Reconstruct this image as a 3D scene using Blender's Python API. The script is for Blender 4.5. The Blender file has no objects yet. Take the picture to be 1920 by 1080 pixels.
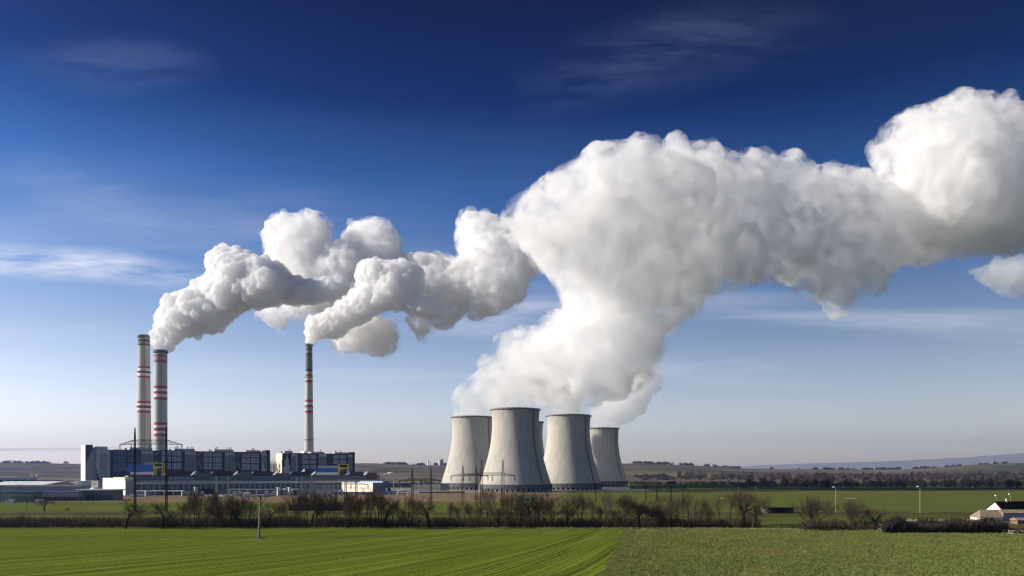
import bpy, bmesh, math, random
import numpy as np
from mathutils import Vector, Matrix, noise
R = math.radians
random.seed(7)
SC = bpy.context.scene
COL = SC.collection

# ------------------------------------------------------------------ camera
F, YH, HC = 1493.0, 888.0, 22.0          # focal length in photo pixels, horizon row, eye height in metres
cam_d = bpy.data.cameras.new('camera'); cam = bpy.data.objects.new('camera', cam_d); COL.objects.link(cam)
cam.location = (0, 0, HC); cam.rotation_euler = (R(90), 0, 0)
cam_d.sensor_width = 36; cam_d.lens = 36 * F / 1920; cam_d.shift_y = (YH - 540) / 1920
cam_d.clip_start = 1; cam_d.clip_end = 60000
SC.camera = cam

# ------------------------------------------------------------------ world, sun, exposure
SUN_EL, SUN_AZ = R(25), R(-91)           # azimuth measured from +Y (view direction), negative = to the left
W = bpy.data.worlds.new('World'); SC.world = W; W.use_nodes = True
nt = W.node_tree; nt.nodes.clear()
def N(tree, typ, **kw):
    n = tree.nodes.new(typ)
    for k, v in kw.items():
        if hasattr(n, k): setattr(n, k, v)
    return n
def mathn(tree, op, a, b=None, c=None, clamp=False):
    n = tree.nodes.new('ShaderNodeMath'); n.operation = op; n.use_clamp = clamp
    for i, v in enumerate((a, b, c)):
        if v is None: continue
        if isinstance(v, (int, float)): n.inputs[i].default_value = v
        else: tree.links.new(v, n.inputs[i])
    return n.outputs[0]
def ramp(tree, fac, stops, interp='LINEAR'):
    n = tree.nodes.new('ShaderNodeValToRGB'); n.color_ramp.interpolation = interp
    el = n.color_ramp.elements
    while len(el) < len(stops): el.new(0.5)
    for e, (p, c) in zip(el, stops):
        e.position = p
        e.color = (c, c, c, 1) if isinstance(c, (int, float)) else (c[0], c[1], c[2], 1)
    tree.links.new(fac, n.inputs[0])
    return n.outputs['Color']
def mixc(tree, fac, a, b, mode='MIX'):
    n = tree.nodes.new('ShaderNodeMix'); n.data_type = 'RGBA'; n.blend_type = mode
    for s, v in ((n.inputs[0], fac), (n.inputs[6], a), (n.inputs[7], b)):
        if isinstance(v, (int, float)): s.default_value = v
        elif isinstance(v, tuple): s.default_value = (v[0], v[1], v[2], 1)
        else: tree.links.new(v, s)
    return n.outputs[2]
def noisen(tree, vec, scale, detail=4, rough=0.55, dim='3D', dist=0.0):
    n = tree.nodes.new('ShaderNodeTexNoise'); n.noise_dimensions = dim
    n.inputs['Scale'].default_value = scale; n.inputs['Detail'].default_value = detail
    n.inputs['Roughness'].default_value = rough; n.inputs['Distortion'].default_value = dist
    if vec is not None: tree.links.new(vec, n.inputs['W' if dim == '1D' else 'Vector'])
    return n.outputs['Fac']
def mapping(tree, vec, loc=(0,0,0), rot=(0,0,0), scale=(1,1,1)):
    n = tree.nodes.new('ShaderNodeMapping')
    n.inputs['Location'].default_value = loc; n.inputs['Rotation'].default_value = rot; n.inputs['Scale'].default_value = scale
    tree.links.new(vec, n.inputs['Vector']); return n.outputs[0]

SKY_STRENGTH = 0.07
sky = N(nt, 'ShaderNodeTexSky'); sky.sky_type = 'NISHITA'; sky.sun_disc = False
sky.sun_elevation = SUN_EL; sky.sun_rotation = SUN_AZ
sky.altitude = 300; sky.air_density = 1.0; sky.dust_density = 1.2; sky.ozone_density = 2.0
tc = N(nt, 'ShaderNodeTexCoord')
sep = N(nt, 'ShaderNodeSeparateXYZ'); nt.links.new(tc.outputs['Generated'], sep.inputs[0])
dx, dy, dz = sep.outputs
# a polarised sky: deeper and bluer the higher one looks
deep = ramp(nt, dz, [(0.0, (2.85, 2.50, 2.45)), (0.06, (2.38, 2.02, 2.00)), (0.16, (1.42, 1.28, 1.38)), (0.24, (0.68, 0.86, 1.20)),
                     (0.33, (0.20, 0.49, 0.98)), (0.42, (0.020, 0.120, 0.42)), (0.52, (0.001, 0.022, 0.18)), (0.8, (0.002, 0.03, 0.2))])
side = ramp(nt, mathn(nt, 'MULTIPLY_ADD', dx, 0.5, 0.5), [(0.0, 1.0), (0.25, 1.08), (0.5, 1.0), (0.72, 0.74), (1.0, 0.60)])
frontk = ramp(nt, mathn(nt, 'MULTIPLY_ADD', dy, 0.5, 0.5), [(0.40, 0.0), (0.62, 1.0)], 'EASE')
deep = mixc(nt, frontk, (0.50, 0.60, 0.82), deep)
col = mixc(nt, 1.0, sky.outputs[0], deep, 'MULTIPLY')
col = mixc(nt, 1.0, col, side, 'MULTIPLY')
# thin cirrus: streaks laid on a high plane (direction / height)
inv = mathn(nt, 'DIVIDE', 1.0, mathn(nt, 'MAXIMUM', mathn(nt, 'ADD', dz, 0.06), 0.02))
cmb = N(nt, 'ShaderNodeCombineXYZ')
nt.links.new(mathn(nt, 'MULTIPLY', dx, inv), cmb.inputs[0]); nt.links.new(mathn(nt, 'MULTIPLY', dy, inv), cmb.inputs[1])
plane = cmb.outputs[0]
c1 = noisen(nt, mapping(nt, plane, rot=(0, 0, R(-12)), scale=(0.30, 1.1, 1), loc=(3.1, 1.7, 0)), 1.0, 4, 0.56)
cir = ramp(nt, c1, [(0.50, 0.0), (0.72, 0.8)], 'EASE')
amount = ramp(nt, dz, [(0.0, 0.1), (0.12, 0.35), (0.26, 0.18), (0.36, 0.03), (0.6, 0.01)])
total = mathn(nt, 'MULTIPLY', cir, amount)
# separate veils of cirrus, each at its own bearing and height in the sky
du = mathn(nt, 'DIVIDE', dx, mathn(nt, 'MAXIMUM', dy, 0.05)); dv = mathn(nt, 'DIVIDE', dz, mathn(nt, 'MAXIMUM', dy, 0.05))
cw = N(nt, 'ShaderNodeCombineXYZ'); nt.links.new(du, cw.inputs[0]); nt.links.new(dv, cw.inputs[1])
front = mathn(nt, 'GREATER_THAN', dy, 0.06)
wn = N(nt, 'ShaderNodeTexNoise'); wn.inputs['Scale'].default_value = 4.5; wn.inputs['Detail'].default_value = 3; nt.links.new(cw.outputs[0], wn.inputs['Vector'])
fib_ = noisen(nt, mapping(nt, cw.outputs[0], rot=(0, 0, R(5)), scale=(4.0, 22, 1)), 1.0, 6, 0.68)
fib_ = ramp(nt, fib_, [(0.38, 0.05), (0.62, 1.15)])
veils = None
for (u0, v0, su, sv, rot, amt) in ((-0.60, 0.262, 0.36, 0.028, -5, 0.95), (-0.50, 0.52, 0.15, 0.05, -4, 0.14), (-0.53, 0.35, 0.14, 0.06, -18, 0.13), (-0.35, 0.31, 0.2, 0.07, 8, 0.11),
                                   (0.20, 0.535, 0.24, 0.07, 12, 0.13), (0.45, 0.195, 0.36, 0.022, -4, 0.20), (-0.02, 0.195, 0.22, 0.03, 4, 0.42), (0.23, 0.135, 0.15, 0.018, -5, 0.38), (0.08, 0.49, 0.11, 0.06, 20, 0.06)):
    ws = N(nt, 'ShaderNodeVectorMath'); ws.operation = 'MULTIPLY_ADD'; ws.inputs[1].default_value = (0.10, 0.05, 0); nt.links.new(wn.outputs['Color'], ws.inputs[0]); nt.links.new(cw.outputs[0], ws.inputs[2])
    mp = N(nt, 'ShaderNodeMapping'); mp.vector_type = 'TEXTURE'; mp.inputs['Location'].default_value = (u0 + 0.05, v0 + 0.025, 0); mp.inputs['Rotation'].default_value = (0, 0, R(rot)); mp.inputs['Scale'].default_value = (su, sv, 1)
    nt.links.new(ws.outputs[0], mp.inputs['Vector'])
    wl = N(nt, 'ShaderNodeVectorMath'); wl.operation = 'DOT_PRODUCT'
    sx_ = N(nt, 'ShaderNodeVectorMath'); sx_.operation = 'MULTIPLY'; sx_.inputs[1].default_value = (1, 1, 0); nt.links.new(mp.outputs[0], sx_.inputs[0])
    nt.links.new(sx_.outputs[0], wl.inputs[0]); nt.links.new(sx_.outputs[0], wl.inputs[1])
    fall = mathn(nt, 'MAXIMUM', mathn(nt, 'SUBTRACT', 1.0, wl.outputs['Value']), 0.0)
    veils = mathn(nt, 'MULTIPLY_ADD', mathn(nt, 'MULTIPLY', fall, fall), amt, 0.0 if veils is None else veils)
total = mathn(nt, 'MULTIPLY_ADD', mathn(nt, 'MULTIPLY', veils, fib_), front, total)
col = mixc(nt, mathn(nt, 'MINIMUM', total, 1.0), col, ramp(nt, dz, [(0.0, (8.0, 8.1, 8.6)), (0.25, (8.6, 9.0, 10.2)), (0.42, (3.0, 3.8, 6.0))]))
bg = N(nt, 'ShaderNodeBackground'); bg.inputs['Strength'].default_value = SKY_STRENGTH
nt.links.new(col, bg.inputs['Color'])
wo = N(nt, 'ShaderNodeOutputWorld'); nt.links.new(bg.outputs[0], wo.inputs['Surface'])

sun_d = bpy.data.lights.new('sun', 'SUN'); sun = bpy.data.objects.new('sun', sun_d); COL.objects.link(sun)
sun_d.energy = 4.8; sun_d.angle = R(0.5); sun_d.color = (1.0, 0.93, 0.82)
to_sun = Vector((math.sin(SUN_AZ) * math.cos(SUN_EL), math.cos(SUN_AZ) * math.cos(SUN_EL), math.sin(SUN_EL)))
sun.rotation_euler = to_sun.to_track_quat('Z', 'Y').to_euler()
sun.location = (-500, 0, 300)
SC.view_settings.view_transform = 'Standard'; SC.view_settings.look = 'None'
SC.view_settings.exposure = 0.5; SC.view_settings.gamma = 1.0
cy = SC.cycles
cy.max_bounces = 16; cy.volume_bounces = 16; cy.transparent_max_bounces = 64; cy.diffuse_bounces = 3
cy.use_denoising = True; cy.use_adaptive_sampling = False; cy.filter_width = 1.25

# ------------------------------------------------------------------ helpers
def P(px, py, D):
    """world point seen at photo pixel (px, py) at distance D along the view axis"""
    return Vector(((px - 960) / F * D, D, HC - (py - YH) / F * D))
def G(px, D, z=0.0):
    return Vector(((px - 960) / F * D, D, z))
def mat(name, color=(0.5,0.5,0.5), rough=0.8, build=None, metallic=0.0, var=0.0, vscale=0.3, spec=0.3):
    m = bpy.data.materials.new(name); m.use_nodes = True
    t = m.node_tree; b = t.nodes['Principled BSDF']
    b.inputs['Roughness'].default_value = rough; b.inputs['Metallic'].default_value = metallic
    b.inputs['Specular IOR Level'].default_value = spec
    b.inputs['Base Color'].default_value = (*color, 1)
    if build: build(t, b)
    elif var:
        g = t.nodes.new('ShaderNodeNewGeometry')
        f = noisen(t, g.outputs['Position'], vscale, 5, 0.6)
        r = ramp(t, f, [(0.3, tuple(c * (1 - var) for c in color)), (0.7, tuple(min(1, c * (1 + var)) for c in color))])
        t.links.new(r, b.inputs['Base Color'])
    return m
def tag(o, label=None, cat=None, group=None, kind=None):
    if label: o['label'] = label
    if cat: o['category'] = cat
    if group: o['group'] = group
    if kind: o['kind'] = kind
    return o
def empty(name, loc=(0,0,0), rz=0.0):
    o = bpy.data.objects.new(name, None); COL.objects.link(o); o.location = loc; o.rotation_euler = (0, 0, rz)
    o.empty_display_size = 2; return o
class MB:
    """collects shapes, then links them as one mesh object"""
    def __init__(s): s.v, s.f = [], []
    def add(s, vs, fs):
        n = len(s.v); s.v += [tuple(v) for v in vs]; s.f += [tuple(i + n for i in f) for f in fs]; return s
    def box(s, x0, x1, y0, y1, z0, z1, M=None):
        vs = [Vector(p) for p in ((x0,y0,z0),(x1,y0,z0),(x1,y1,z0),(x0,y1,z0),(x0,y0,z1),(x1,y0,z1),(x1,y1,z1),(x0,y1,z1))]
        if M is not None: vs = [M @ v for v in vs]
        return s.add(vs, [(0,3,2,1),(4,5,6,7),(0,1,5,4),(1,2,6,5),(2,3,7,6),(3,0,4,7)])
    def tube(s, a, b, r0, r1=None, n=6, cap=True):
        a, b = Vector(a), Vector(b); r1 = r0 if r1 is None else r1
        d = (b - a); 
        if d.length < 1e-6: return s
        q = d.to_track_quat('Z', 'Y'); vs = []
        for p, r in ((a, r0), (b, r1)):
            for i in range(n):
                t = 2 * math.pi * i / n
                vs.append(p + q @ Vector((r * math.cos(t), r * math.sin(t), 0)))
        fs = [(i, (i+1) % n, n + (i+1) % n, n + i) for i in range(n)]
        if cap: fs += [tuple(range(n-1, -1, -1)), tuple(range(n, 2*n))]
        return s.add(vs, fs)
    def lathe(s, prof, n=48, c=(0,0,0), cap=False):
        vs = []
        for (r, z) in prof:
            for i in range(n):
                t = 2 * math.pi * i / n
                vs.append((c[0] + r * math.cos(t), c[1] + r * math.sin(t), c[2] + z))
        fs = []
        for k in range(len(prof) - 1):
            for i in range(n):
                j = (i + 1) % n
                fs.append((k*n+i, k*n+j, (k+1)*n+j, (k+1)*n+i))
        if cap: fs += [tuple(range(n-1, -1, -1)), tuple((len(prof)-1)*n + i for i in range(n))]
        return s.add(vs, fs)
    def prism(s, pts, h0, h1, M=None):
        """vertical prism over a ccw ground polygon"""
        n = len(pts)
        vs = [Vector((x, y, h0)) for x, y in pts] + [Vector((x, y, h1)) for x, y in pts]
        if M is not None: vs = [M @ v for v in vs]
        return s.add(vs, [tuple(range(n-1, -1, -1)), tuple(range(n, 2*n))] + [(i, (i+1) % n, n + (i+1) % n, n + i) for i in range(n)])
    def build(s, name, m, parent=None, smooth=False, loc=None):
        me = bpy.data.meshes.new(name); me.from_pydata(s.v, [], s.f); me.update()
        if m is not None: me.materials.append(m)
        if smooth:
            for p in me.polygons: p.use_smooth = True
        o = bpy.data.objects.new(name, me); COL.objects.link(o)
        if parent is not None: o.parent = parent
        if loc is not None: o.location = loc
        return o
def copy_tree(o, parent=None):
    c = o.copy(); COL.objects.link(c)
    if parent is not None: c.parent = parent
    for ch in list(o.children): copy_tree(ch, c)
    return c
# ------------------------------------------------------------------ steam
def poly_dist(poly, pts):
    """signed distance (inside positive) of 2D points to a closed polygon"""
    A = np.array(poly, float); B = np.roll(A, -1, 0)
    p = pts[:, None, :]; ab = (B - A)[None]; ap = p - A[None]
    t = np.clip((ap * ab).sum(2) / ((ab ** 2).sum(2) + 1e-9), 0, 1)
    d = np.sqrt(((ap - ab * t[..., None]) ** 2).sum(2)).min(1)
    x, y = pts[:, 0], pts[:, 1]; inside = np.zeros(len(pts), bool)
    for (x1, y1), (x2, y2) in zip(A, B):
        c = ((y1 > y) != (y2 > y)) & (x < (x2 - x1) * (y - y1) / (y2 - y1 + 1e-12) + x1)
        inside ^= c
    return np.where(inside, d, -d)
def fib(n):
    i = np.arange(n) + 0.5; ph = np.arccos(1 - 2 * i / n); th = np.pi * (1 + 5 ** 0.5) * i
    return np.stack([np.cos(th) * np.sin(ph), np.sin(th) * np.sin(ph), np.cos(ph)], 1)
def steam_points(poly, D, seed, rmin=6, rmax=60, n=500, flat=1.0, kids=(14, 8), kr=(0.42, 0.45), slant=None, minr=1.3):
    """fills the plume's volume with billows, billows on billows; returns world centres and radii"""
    rg = np.random.default_rng(seed)
    A = np.array(poly, float); lo, hi = A.min(0), A.max(0)
    q = rg.uniform(lo, hi, (n * 6, 2)); d = poly_dist(poly, q)
    q, d = q[d > rmin], d[d > rmin]
    order = np.argsort(-d + rg.uniform(0, 25, len(d))); q, d = q[order], d[order]
    cs, rs = [], []
    for c, dd in zip(q, d):
        r = min(dd * 0.92, rmax) * rg.uniform(0.75, 1.0)
        room = max(0.0, dd - r) * flat + (0.35 * r)
        z = rg.uniform(-1, 1) * room
        if cs:
            C = np.array(cs); RR = np.array(rs)
            k = np.sqrt(((C - np.array([c[0], z, c[1]])) ** 2).sum(1))
            if ((k + r * 0.55) < RR).any(): continue
            if (k < 0.30 * np.maximum(RR, r)).any(): continue
        cs.append([c[0], z, c[1]]); rs.append(r)
        if len(cs) >= n: break
    C, Rr = np.array(cs), np.array(rs)
    allC, allR = [C], [Rr]
    for lv, (nk, k) in enumerate(zip(kids, kr)):
        dirs = fib(nk); nC, nR = [], []
        for c, r in zip(C, Rr):
            j = rg.normal(0, 0.25, dirs.shape); dd = dirs + j; dd /= np.linalg.norm(dd, axis=1)[:, None]
            rr = r * k * rg.uniform(0.55, 1.15, nk)
            nC.append(c + dd * (r * 0.97 - rr * 0.25)[:, None]); nR.append(rr)
        C, Rr = np.concatenate(nC), np.concatenate(nR)
        keep = Rr > minr; C, Rr = C[keep], Rr[keep]
        allC.append(C); allR.append(Rr)
    C, Rr = np.concatenate(allC), np.concatenate(allR)
    Dc = D + (slant(C[:, 0]) if slant else 0.0) + C[:, 1] * D / F
    X = (C[:, 0] - 960) / F * Dc; Z = HC - (C[:, 2] - YH) / F * Dc
    return np.stack([X, Dc, Z], 1), Rr * D / F
def steam_mesh(name, pts, rad, voxel, m, disp=(), parent=None, grow=0.0):
    me = bpy.data.meshes.new(name + '_points'); me.vertices.add(len(pts)); me.vertices.foreach_set('co', pts.astype('f').ravel())
    at = me.attributes.new('rad', 'FLOAT', 'POINT'); at.data.foreach_set('value', (rad + grow).astype('f'))
    src = bpy.data.objects.new(name + '_points', me); COL.objects.link(src)
    g = bpy.data.node_groups.new('billow', 'GeometryNodeTree')
    g.interface.new_socket('Geometry', in_out='INPUT', socket_type='NodeSocketGeometry')
    g.interface.new_socket('Geometry', in_out='OUTPUT', socket_type='NodeSocketGeometry')
    gi, go = g.nodes.new('NodeGroupInput'), g.nodes.new('NodeGroupOutput')
    m2p = g.nodes.new('GeometryNodeMeshToPoints')
    na = g.nodes.new('GeometryNodeInputNamedAttribute'); na.data_type = 'FLOAT'; na.inputs['Name'].default_value = 'rad'
    p2v = g.nodes.new('GeometryNodePointsToVolume')
    try: p2v.resolution_mode = 'VOXEL_SIZE'
    except Exception: pass
    p2v.inputs['Voxel Size'].default_value = voxel
    v2m = g.nodes.new('GeometryNodeVolumeToMesh')
    try: v2m.resolution_mode = 'GRID'
    except Exception: pass
    v2m.inputs['Threshold'].default_value = 0.5
    L = g.links.new
    L(gi.outputs[0], m2p.inputs['Mesh']); L(na.outputs[0], m2p.inputs['Radius'])
    L(m2p.outputs[0], p2v.inputs['Points']); L(na.outputs[0], p2v.inputs['Radius'])
    L(p2v.outputs[0], v2m.inputs['Volume'])
    last = v2m.outputs[0]
    def math_(op, a_, b_=None, c_=None):
        n = g.nodes.new('ShaderNodeMath'); n.operation = op
        for i, v_ in enumerate((a_, b_, c_)):
            if v_ is None: continue
            if isinstance(v_, (int, float)): n.inputs[i].default_value = v_
            else: L(v_, n.inputs[i])
        return n.outputs[0]
    for (kind, amp, sc, det) in disp:
        if not amp: continue
        sp = g.nodes.new('GeometryNodeSetPosition'); pn = g.nodes.new('GeometryNodeInputPosition'); nn = g.nodes.new('GeometryNodeInputNormal')
        if kind == 'N':          # plain swelling and shrinking
            nz = g.nodes.new('ShaderNodeTexNoise'); nz.inputs['Scale'].default_value = 1.0 / sc; nz.inputs['Detail'].default_value = det
            L(pn.outputs[0], nz.inputs['Vector']); val = math_('MULTIPLY_ADD', nz.outputs['Fac'], 2 * amp, -amp)
        elif kind == 'W':        # pushes sideways in all directions: tears and twists
            nz = g.nodes.new('ShaderNodeTexNoise'); nz.inputs['Scale'].default_value = 1.0 / sc; nz.inputs['Detail'].default_value = det
            L(pn.outputs[0], nz.inputs['Vector'])
            v1_ = g.nodes.new('ShaderNodeVectorMath'); v1_.operation = 'SUBTRACT'; v1_.inputs[1].default_value = (0.5, 0.5, 0.5); L(nz.outputs['Color'], v1_.inputs[0])
            v2_ = g.nodes.new('ShaderNodeVectorMath'); v2_.operation = 'SCALE'; v2_.inputs['Scale'].default_value = 2 * amp; L(v1_.outputs[0], v2_.inputs[0])
            L(last, sp.inputs['Geometry']); L(v2_.outputs[0], sp.inputs['Offset']); last = sp.outputs[0]; continue
        else:                    # cauliflower heads: round bumps with creases between them
            nz = g.nodes.new('ShaderNodeTexNoise'); nz.inputs['Scale'].default_value = 0.7 / sc; nz.inputs['Detail'].default_value = 2
            L(pn.outputs[0], nz.inputs['Vector'])
            w_ = g.nodes.new('ShaderNodeVectorMath'); w_.operation = 'MULTIPLY_ADD'; w_.inputs[1].default_value = (sc * 0.9,) * 3
            L(nz.outputs['Color'], w_.inputs[0]); L(pn.outputs[0], w_.inputs[2])
            vo = g.nodes.new('ShaderNodeTexVoronoi'); vo.feature = 'F1'; vo.inputs['Scale'].default_value = 1.0 / sc
            L(w_.outputs[0], vo.inputs['Vector'])
            d2 = math_('MULTIPLY', vo.outputs['Distance'], vo.outputs['Distance'])
            val = math_('MULTIPLY_ADD', d2, -1.9 * amp, amp * 0.6)
            val = math_('MAXIMUM', val, -1.1 * amp)
            if det:              # some regions smooth, others boiling
                n2 = g.nodes.new('ShaderNodeTexNoise'); n2.inputs['Scale'].default_value = 1.0 / (sc * 4); n2.inputs['Detail'].default_value = 1; L(pn.outputs[0], n2.inputs['Vector'])
                k_ = math_('MAXIMUM', math_('MULTIPLY_ADD', n2.outputs['Fac'], 4.0, -1.3), 0.25); k_ = math_('MINIMUM', k_, 1.3)
                val = math_('MULTIPLY', val, k_)
        vm = g.nodes.new('ShaderNodeVectorMath'); vm.operation = 'SCALE'
        L(nn.outputs[0], vm.inputs[0]); L(val, vm.inputs['Scale'])
        L(last, sp.inputs['Geometry']); L(vm.outputs[0], sp.inputs['Offset']); last = sp.outputs[0]
    # voxelise once more, so that folded-over billows become one clean closed skin
    mv = g.nodes.new('GeometryNodeMeshToVolume')
    try: mv.resolution_mode = 'VOXEL_SIZE'
    except Exception: pass
    mv.inputs['Voxel Size'].default_value = voxel; mv.inputs['Interior Band Width'].default_value = voxel * 3
    v2 = g.nodes.new('GeometryNodeVolumeToMesh')
    try: v2.resolution_mode = 'GRID'
    except Exception: pass
    v2.inputs['Threshold'].default_value = 0.15
    L(last, mv.inputs['Mesh']); L(mv.outputs[0], v2.inputs['Volume']); last = v2.outputs[0]
    L(last, go.inputs[0])
    md = src.modifiers.new('billow', 'NODES'); md.node_group = g
    dg = bpy.context.evaluated_depsgraph_get()
    out = bpy.data.meshes.new_from_object(src.evaluated_get(dg))
    bpy.data.objects.remove(src); bpy.data.meshes.remove(me); bpy.data.node_groups.remove(g)
    out.name = name; out.materials.clear(); out.materials.append(m)
    out.polygons.foreach_set('use_smooth', [True] * len(out.polygons))
    o = bpy.data.objects.new(name, out); COL.objects.link(o)
    if parent: o.parent = parent
    print('steam', name, len(rad), 'points', len(out.polygons), 'faces')
    return o
# ------------------------------------------------------------------ materials
def pos(t): return t.nodes.new('ShaderNodeNewGeometry').outputs['Position']
def concrete_mat(name, c, streak=0.16, lines=True):
    def b(t, bs):
        tco = t.nodes.new('ShaderNodeTexCoord').outputs['Object']
        s = t.nodes.new('ShaderNodeSeparateXYZ'); t.links.new(tco, s.inputs[0])
        ang = mathn(t, 'ARCTAN2', s.outputs[1], s.outputs[0])
        cm = t.nodes.new('ShaderNodeCombineXYZ'); t.links.new(mathn(t, 'MULTIPLY', ang, 9.0), cm.inputs[0])
        t.links.new(mathn(t, 'MULTIPLY', s.outputs[2], 0.03), cm.inputs[2])
        f1 = noisen(t, cm.outputs[0], 1.6, 6, 0.62)
        f2 = noisen(t, tco, 0.05, 5, 0.6)
        f3 = noisen(t, tco, 0.5, 4, 0.7)
        f = mathn(t, 'MULTIPLY_ADD', f1, 0.5, mathn(t, 'MULTIPLY_ADD', f2, 0.3, mathn(t, 'MULTIPLY', f3, 0.2)))
        r = ramp(t, f, [(0.32, tuple(x * (1 - 2.2 * streak) for x in c)), (0.5, c), (0.68, tuple(min(1, x * (1 + streak)) for x in c))])
        if lines:   # formwork lifts
            fr = mathn(t, 'FRACT', mathn(t, 'MULTIPLY', s.outputs[2], 1 / 2.9))
            ln = mathn(t, 'LESS_THAN', fr, 0.12)
            r = mixc(t, mathn(t, 'MULTIPLY', ln, 0.10), r, (0.1, 0.1, 0.09))
        t.links.new(r, bs.inputs['Base Color'])
        bm = t.nodes.new('ShaderNodeBump'); bm.inputs['Strength'].default_value = 0.3; bm.inputs['Distance'].default_value = 0.3
        t.links.new(f3, bm.inputs['Height']); t.links.new(bm.outputs[0], bs.inputs['Normal'])
    return mat(name, c, 0.9, b, spec=0.1)
def panel_mat(name, c, var=0.12, sx=3.0, rough=0.8):
    """cladding: faint vertical sheets and weather"""
    def b(t, bs):
        tco = t.nodes.new('ShaderNodeTexCoord').outputs['Object']
        s = t.nodes.new('ShaderNodeSeparateXYZ'); t.links.new(tco, s.inputs[0])
        u = mathn(t, 'ADD', s.outputs[0], s.outputs[1])
        st = mathn(t, 'FRACT', mathn(t, 'MULTIPLY', mathn(t, 'FLOOR', mathn(t, 'MULTIPLY', u, 1 / sx)), 0.377))
        f = noisen(t, tco, 0.12, 5, 0.65)
        k = mathn(t, 'MULTIPLY_ADD', st, var * 0.7, mathn(t, 'MULTIPLY_ADD', f, 2 * var, 1 - 1.35 * var))
        m = t.nodes.new('ShaderNodeMix'); m.data_type = 'RGBA'; m.blend_type = 'MULTIPLY'; m.inputs[0].default_value = 1
        m.inputs[6].default_value = (*c, 1); t.links.new(k, m.inputs[7]); t.links.new(m.outputs[2], bs.inputs['Base Color'])
    return mat(name, c, rough, b)
M = {}
M['tower'] = concrete_mat('tower_concrete', (0.47, 0.438, 0.375), 0.17)
M['stack'] = None
M['lintel'] = mat('weathered_lintel', (0.17, 0.16, 0.15), 0.9, var=0.3, vscale=0.25)
M['inside'] = mat('tower_inside', (0.2, 0.2, 0.19), 0.9)
M['white'] = panel_mat('white_cladding', (0.72, 0.70, 0.66), 0.10)
M['cream'] = panel_mat('cream_cladding', (0.74, 0.69, 0.55), 0.08)
M['grey'] = panel_mat('grey_cladding', (0.28, 0.28, 0.285), 0.18)
M['midgrey'] = panel_mat('mid_grey_cladding', (0.42, 0.43, 0.45), 0.15)
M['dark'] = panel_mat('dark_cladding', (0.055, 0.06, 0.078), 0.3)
M['darker'] = mat('soot_black', (0.015, 0.015, 0.02), 0.8)
M['olive'] = panel_mat('olive_grey_cladding', (0.19, 0.19, 0.175), 0.15)
M['bluegrey'] = panel_mat('blue_grey_cladding', (0.24, 0.29, 0.36), 0.12)
M['palegreen'] = panel_mat('pale_green_cladding', (0.36, 0.40, 0.36), 0.12)
M['glassrow'] = panel_mat('frosted_glazing', (0.60, 0.62, 0.68), 0.35, sx=1.3, rough=0.35)
M['blueglass'] = panel_mat('blue_dark_glazing', (0.10, 0.145, 0.23), 0.35, sx=2.2, rough=0.3)
M['window'] = mat('window_glass', (0.05, 0.06, 0.08), 0.2, spec=0.6)
M['blue'] = mat('blue_paint', (0.03, 0.12, 0.42), 0.5, var=0.2)
M['yellow'] = mat('yellow_paint', (0.62, 0.48, 0.08), 0.5, var=0.15)
M['orange'] = mat('orange_paint', (0.85, 0.52, 0.13), 0.5)
M['red'] = mat('red_paint', (0.42, 0.07, 0.05), 0.6)
M['maroon'] = mat('maroon_roofing', (0.07, 0.035, 0.035), 0.85, var=0.25)
M['roofgrey'] = mat('roof_felt', (0.13, 0.13, 0.14), 0.9, var=0.25)
M['steel'] = mat('dark_lattice_steel', (0.022, 0.02, 0.018), 0.7, spec=0.1)
M['rust'] = mat('ochre_lattice_steel', (0.11, 0.085, 0.045), 0.75, spec=0.1)
M['greensteel'] = mat('pale_green_steel', (0.34, 0.42, 0.30), 0.6)
M['insul'] = mat('insulator_glass', (0.16, 0.15, 0.13), 0.4)
M['poleconc'] = mat('pole_concrete', (0.22, 0.19, 0.15), 0.9, var=0.2, vscale=1.5)
M['whitepaint'] = mat('white_paint', (0.78, 0.77, 0.74), 0.6, var=0.06)
M['wire'] = mat('cable_metal', (0.12, 0.12, 0.12), 0.5)
M['fadedred'] = mat('faded_red_paint', (0.26, 0.075, 0.06), 0.8)
M['fadedwhite'] = mat('faded_white_paint', (0.42, 0.40, 0.38), 0.7)
M['brick'] = mat('brown_brick', (0.20, 0.12, 0.09), 0.9, var=0.2)
M['rubber'] = mat('rubber', (0.02, 0.02, 0.02), 0.9)
M['soil'] = mat('bare_soil', (0.09, 0.065, 0.04), 1.0, var=0.3, vscale=1.0)
M['letter'] = mat('faded_lettering', (0.38, 0.25, 0.16), 0.9)

# ------------------------------------------------------------------ terrain
HX = [-3000, -900, 0, 45, 150, 400, 700, 790, 850, 1000, 1200, 1300, 1400, 1500, 1600, 1700, 1760, 1820, 1920, 2300, 4000]
HY = [866, 866, 867, 869, 871, 871, 869, 872, 873, 871, 869, 873, 879, 880, 881, 880, 877, 872, 868, 866, 868]
def ground_z(x, y):
    if y < 500: return 0.0
    D = y; px = 960 + F * x / y
    if D < 2300: return 0.0
    top = HC + (YH - np.interp(px, HX, HY)) / F * 5200
    t = min(1.0, (D - 2300) / 2900); s = t * t * (3 - 2 * t)
    z = top * s
    if D > 5200: z = top * max(-0.2, 1 - (D - 5200) / 2600)
    z += 5 * s * noise.noise(Vector((x / 500, y / 500, 0))) 
    return z
def field_polys():
    pass
def ground_grid(rs, az0, az1, na, off=0.0, zf=ground_z):
    vs, fs = [], []
    for r in rs:
        for i in range(na + 1):
            a = az0 + (az1 - az0) * i / na
            x, y = r * math.sin(a), r * math.cos(a)
            vs.append((x, y, zf(x, y) + off))
    for k in range(len(rs) - 1):
        for i in range(na):
            a = k * (na + 1) + i
            fs.append((a, a + 1, a + na + 2, a + na + 1))
    return vs, fs
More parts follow.
